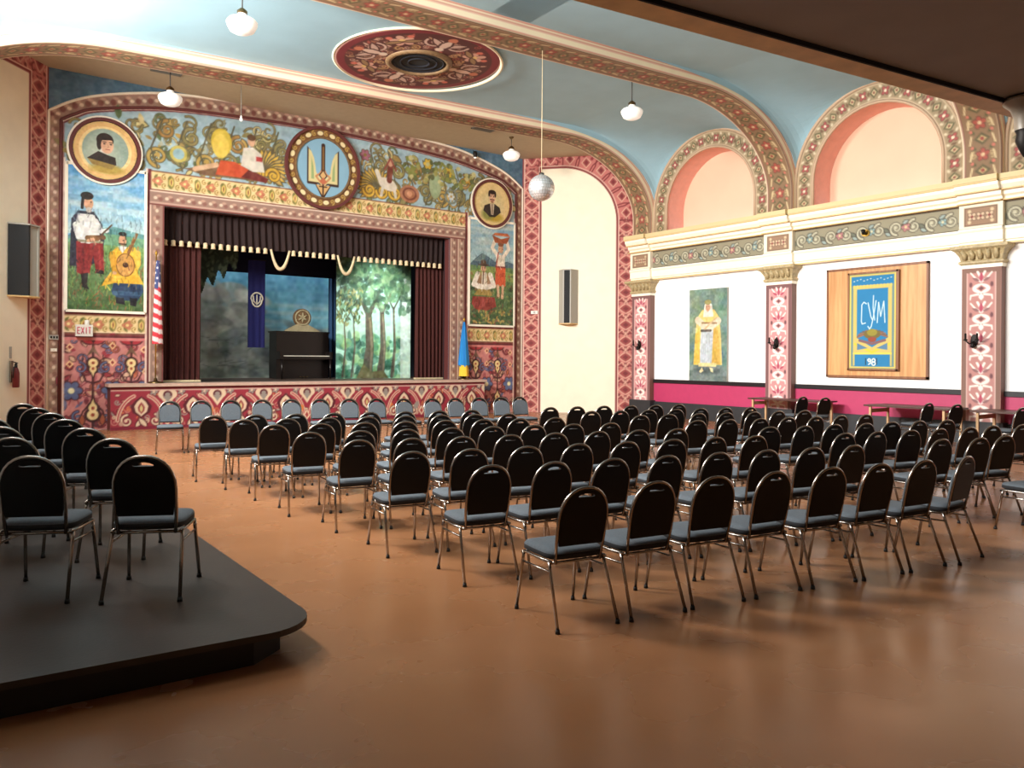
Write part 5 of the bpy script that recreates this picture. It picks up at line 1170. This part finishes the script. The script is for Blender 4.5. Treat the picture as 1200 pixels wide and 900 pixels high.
# exit sign
t = thing('exit_sign', 'small pink and white EXIT sign with lamp head under the two-musician mural', 'exit sign', (2.62, 19.93, 2.12))
MB().box(-.17, .17, -.06, .05, 0, .26).build('housing', M['plastic'], t)
def letter(nm, segs, x):
    mb = MB()
    for (xa, za_, xb, zb) in segs: mb.tube([(x + xa * .05, -.066, .06 + za_ * .14), (x + xb * .05, -.066, .06 + zb * .14)], .009, 4)
    mb.build(nm, M['exitred'], t)
letter('letter_e', [(0, 0, 0, 1), (0, 1, 1, 1), (0, .5, .8, .5), (0, 0, 1, 0)], -.135); letter('letter_x', [(0, 0, 1, 1), (0, 1, 1, 0)], -.06); letter('letter_i', [(.5, 0, .5, 1)], .012); letter('letter_t', [(.5, 0, .5, 1), (0, 1, 1, 1)], .08)
MB().lathe([(.05, 0), (.05, .1), (.0, .11)], 10).build('lamp_head', M['plastic'], t, (.06, -.01, .26))
# robed figure painting
def wall_pic(name, label, cat, yc, z0): 
    t = thing(name, label, cat, (XR, yc, z0), -PI / 2); return t      # local x runs towards the camera end, local y = into the wall
W, H = 1.32, 2.56; c = Cv(-W / 2, W / 2, 0, H, 60, (126, 148, 146)); rs = np.random.RandomState(21)
for k in range(160): c.ell(-W / 2 + W * rs.rand(), H * rs.rand(), .1 + .2 * rs.rand(), .08 + .2 * rs.rand(), [(96, 140, 126), (120, 150, 110), (90, 116, 130), (134, 150, 130), (150, 160, 90)][rs.randint(5)], al=.35, soft=.1)
c.rect(-W / 2, W / 2, 0, .42, (112, 128, 126)); c.ell(0, .28, .45, .08, (84, 98, 98), soft=.05)
c.poly([(-.5, .45), (-.44, 1.3), (-.38, 1.75), (-.2, 1.98), (.22, 1.98), (.4, 1.75), (.46, 1.2), (.5, .45)], (220, 196, 120)); c.poly([(-.3, .5), (-.22, 1.6), (.22, 1.6), (.26, .5)], (196, 204, 208)); c.poly([(-.5, .45), (-.44, 1.3), (-.3, 1.5), (-.26, .45)], (220, 184, 84)); c.poly([(.14, .5), (.2, 1.5), (.36, 1.4), (.46, .45)], (206, 170, 84))
for k in range(6): c.line([(-.24 + .07 * k, .5), (-.16 + .06 * k, 1.35)], .02, (160, 176, 192), al=.7)
c.rect(-.32, .3, .4, .5, (222, 210, 150)); c.line([(-.36, 1.7), (-.1, 1.52), (.1, 1.5), (.36, 1.66)], .2, (216, 204, 180)); c.line([(-.2, 1.62), (.3, 1.6)], .05, (150, 120, 84)); c.line([(-.22, 1.4), (.1, 1.4)], .07, (92, 84, 76)); c.line([(-.1, 1.45), (.3, 1.75)], .05, (196, 170, 130))
c.poly([(-.16, 1.78), (-.12, 2.12), (0, 2.22), (.14, 2.12), (.2, 1.78)], (236, 230, 214)); c.ell(0, 2.05, .085, .12, (196, 156, 126)); c.ell(0, 2.19, .12, .07, (150, 146, 90)); c.ell(-.03, 2.06, .012, .01, (50, 40, 36)); c.ell(.035, 2.06, .012, .01, (50, 40, 36)); c.line([(-.02, 2.0), (.025, 2.0)], .012, (150, 90, 80))
c.poly([(-.2, .38), (-.14, .28), (-.24, .22), (-.3, .26)], (220, 206, 160)); c.poly([(.06, .38), (.12, .26), (.2, .24), (.18, .36)], (220, 206, 160))
c.speck(9, 12)
t = wall_pic('painting', 'tall unframed painting of a white-veiled figure in a golden cloak on the white wall', 'painting', 14.41, 1.10)
cv_mesh('painted_canvas', c, lambda X, Z: (X, X * 0 - .075, Z), OIL, t); MB().box(-W / 2, W / 2, -.073, -.004, 0, H).build('stretcher', M['spkside'], t)
# oak board with the banner
t = wall_pic('oak_board', 'large honey oak board carrying a blue and yellow banner on the white wall', 'display board', 9.60, 1.33)
for k in range(4): MB().box(-1.17 + k * .585, -1.17 + (k + 1) * .585 - .004, -.06, -.004, 0, 2.51).build('panel', M['woodpanel'], t)
for nm, b in (('frame_rail', (-1.2, 1.2, 2.48, 2.53)), ('frame_rail', (-1.2, 1.2, -.03, .02)), ('frame_stile', (-1.2, -1.16, -.03, 2.53)), ('frame_stile', (1.16, 1.2, -.03, 2.53))): MB().box(b[0], b[1], -.08, -.002, b[2], b[3]).build(nm, M['woodframe'], t)
W, H = 1.14, 2.2; c = Cv(-W / 2, W / 2, 0, H, 80, (196, 176, 92))
bl = (48, 128, 178); yl = (214, 196, 104)
c.rect(-W / 2, W / 2, 0, H, (150, 150, 110)); c.rect(-.55, .55, .03, H - .03, yl); c.rect(-.51, .51, .06, H - .06, (110, 140, 140)); c.rect(-.46, .46, .08, H - .08, (206, 186, 110)); c.rect(-.5, .5, 1.93, H - .07, bl)
for k in range(12): c.ell(-.44 + .08 * k, 1.9, .025, .04, yl); c.ell(-.44 + .08 * k, 2.03 + .02 * (k % 3), .02, .012, (196, 206, 196))
c.poly([(-.37, 1.84), (.37, 1.84), (.37, .72), (0, .5), (-.37, .72)], bl); c.rect(-.42, .42, .06, .34, bl); c.rect(-.46, .46, .34, .38, (232, 208, 90)); c.poly([(-.44, .62), (0, .42), (.44, .62), (.44, .56), (0, .36), (-.44, .56)], (226, 196, 70))
c.poly([(-.36, .6), (-.1, .48), (-.36, .44)], (92, 130, 160)); c.poly([(.36, .6), (.1, .48), (.36, .44)], (92, 130, 160))
for k in range(26):
    a = PI * (k + .5) / 26; c.line([(.3 * math.cos(a) * .3, .82 + .05 * math.sin(a)), (.36 * math.cos(a), .72 + .3 * math.sin(a) * (.4 if k % 2 else .6))], .03, [(120, 92, 84), (150, 110, 90), (104, 100, 92)][k % 3])
c.ell(0, .8, .2, .11, (118, 104, 60)); c.ell(0, .84, .12, .08, (150, 140, 60)); c.line([(-.3, .66), (0, .58), (.3, .66)], .06, (130, 96, 100)); c.ell(0, .68, .1, .06, (150, 76, 60))
wl = (206, 226, 230)
for off in (0,):
    c.line([(-.14, 1.5), (-.2, 1.54), (-.25, 1.48), (-.26, 1.1), (-.24, 1.04), (-.16, 1.06)], .024, wl)                                    # С
    c.line([(-.1, 1.52), (-.03, 1.2), (.01, 1.12)], .023, wl); c.line([(.09, 1.56), (.03, 1.2), (-.02, .98), (-.06, .92), (-.1, .98)], .023, wl); c.line([(.03, 1.68), (.02, 1.4), (.06, 1.12)], .022, wl)   # У
    c.line([(.12, 1.06), (.15, 1.52), (.2, 1.2), (.27, 1.54), (.3, 1.06)], .023, wl)                                                    # М
c.line([(-.03, .22), (-.07, .24), (-.1, .21), (-.07, .17), (-.03, .2), (-.03, .14), (-.08, .11)], .026, (236, 236, 226)); c.ring(.04, .2, .035, .04, .024, (236, 236, 226)); c.ring(.04, .13, .04, .04, .024, (236, 236, 226)); c.rect(.1, .12, .1, .25, (40, 50, 60)); c.rect(-.16, -.14, .1, .25, (40, 50, 60))
bn = cv_mesh('banner', c, lambda X, Z: (X - .035 + .0, X * 0 - .112, Z + .17), CLOTHPAINT, t)
fb = MB()
for b in ((-.63, .57, 2.36, 2.40), (-.63, .57, .14, .18), (-.63, -.59, .14, 2.40), (.52, .585, .14, 2.40)): fb.box(b[0], b[1], -.125, -.06, b[2], b[3])
fb.build('banner_frame', M['woodframe'], t); MB().box(-.61, .55, -.108, -.06, .16, 2.38).build('banner_backing', M['stagedark'], t)
# iron sconces on the pilasters and the gilt lamp on the frieze
SL = ['small black iron wall sconce on the corner pilaster beside the cream panel', 'small black iron wall sconce on the pilaster between painting and oak board', 'small black iron wall sconce on the nearest pilaster, beside the oak board']
for k, y in enumerate(RIBS):
    t = thing('wall_sconce', SL[k], 'sconce', (XR - .2, y + (.12 if k == 2 else 0.05), 2.02), -PI / 2, 'iron sconces on the pilasters')
    MB().prism([(.07 * math.cos(a), .1 + .13 * math.sin(a)) for a in np.linspace(0, 2 * PI, 13)[:-1]], 'y', -.02, 0).build('backplate', M['darkmetal'], t)
    for s in (-1, 1):
        MB().tube([(0, -.02, .08), (s * .06, -.1, .03), (s * .11, -.15, .1)], .014, 6).build('arm', M['darkmetal'], t); MB().lathe([(.0, 0), (.045, .01), (.04, .03), (.02, .04), (.02, .15), (0, .16)], 10).build('candle_cup', M['darkmetal'], t, (s * .11, -.15, .09))
    MB().lathe([(0, 0), (.05, .03), (.03, .1), (0, .13)], 10).build('pendant_drop', M['darkmetal'], t, (0, -.08, -.06))
t = thing('frieze_lamp', 'small dark gilt lamp fixed on the grey scroll frieze above the oak board', 'lamp', (XR - .14, 9.78, 4.62), -PI / 2)
MB().prism([(.1 * math.cos(a), .08 * math.sin(a)) for a in np.linspace(0, 2 * PI, 13)[:-1]], 'y', -.03, 0).build('backplate', M['goldpole'], t); MB().tube([(0, -.02, 0), (0, -.12, -.02), (.03, -.17, .04)], [.03, .035, .05], 8).build('spot_head', M['darkmetal'], t)
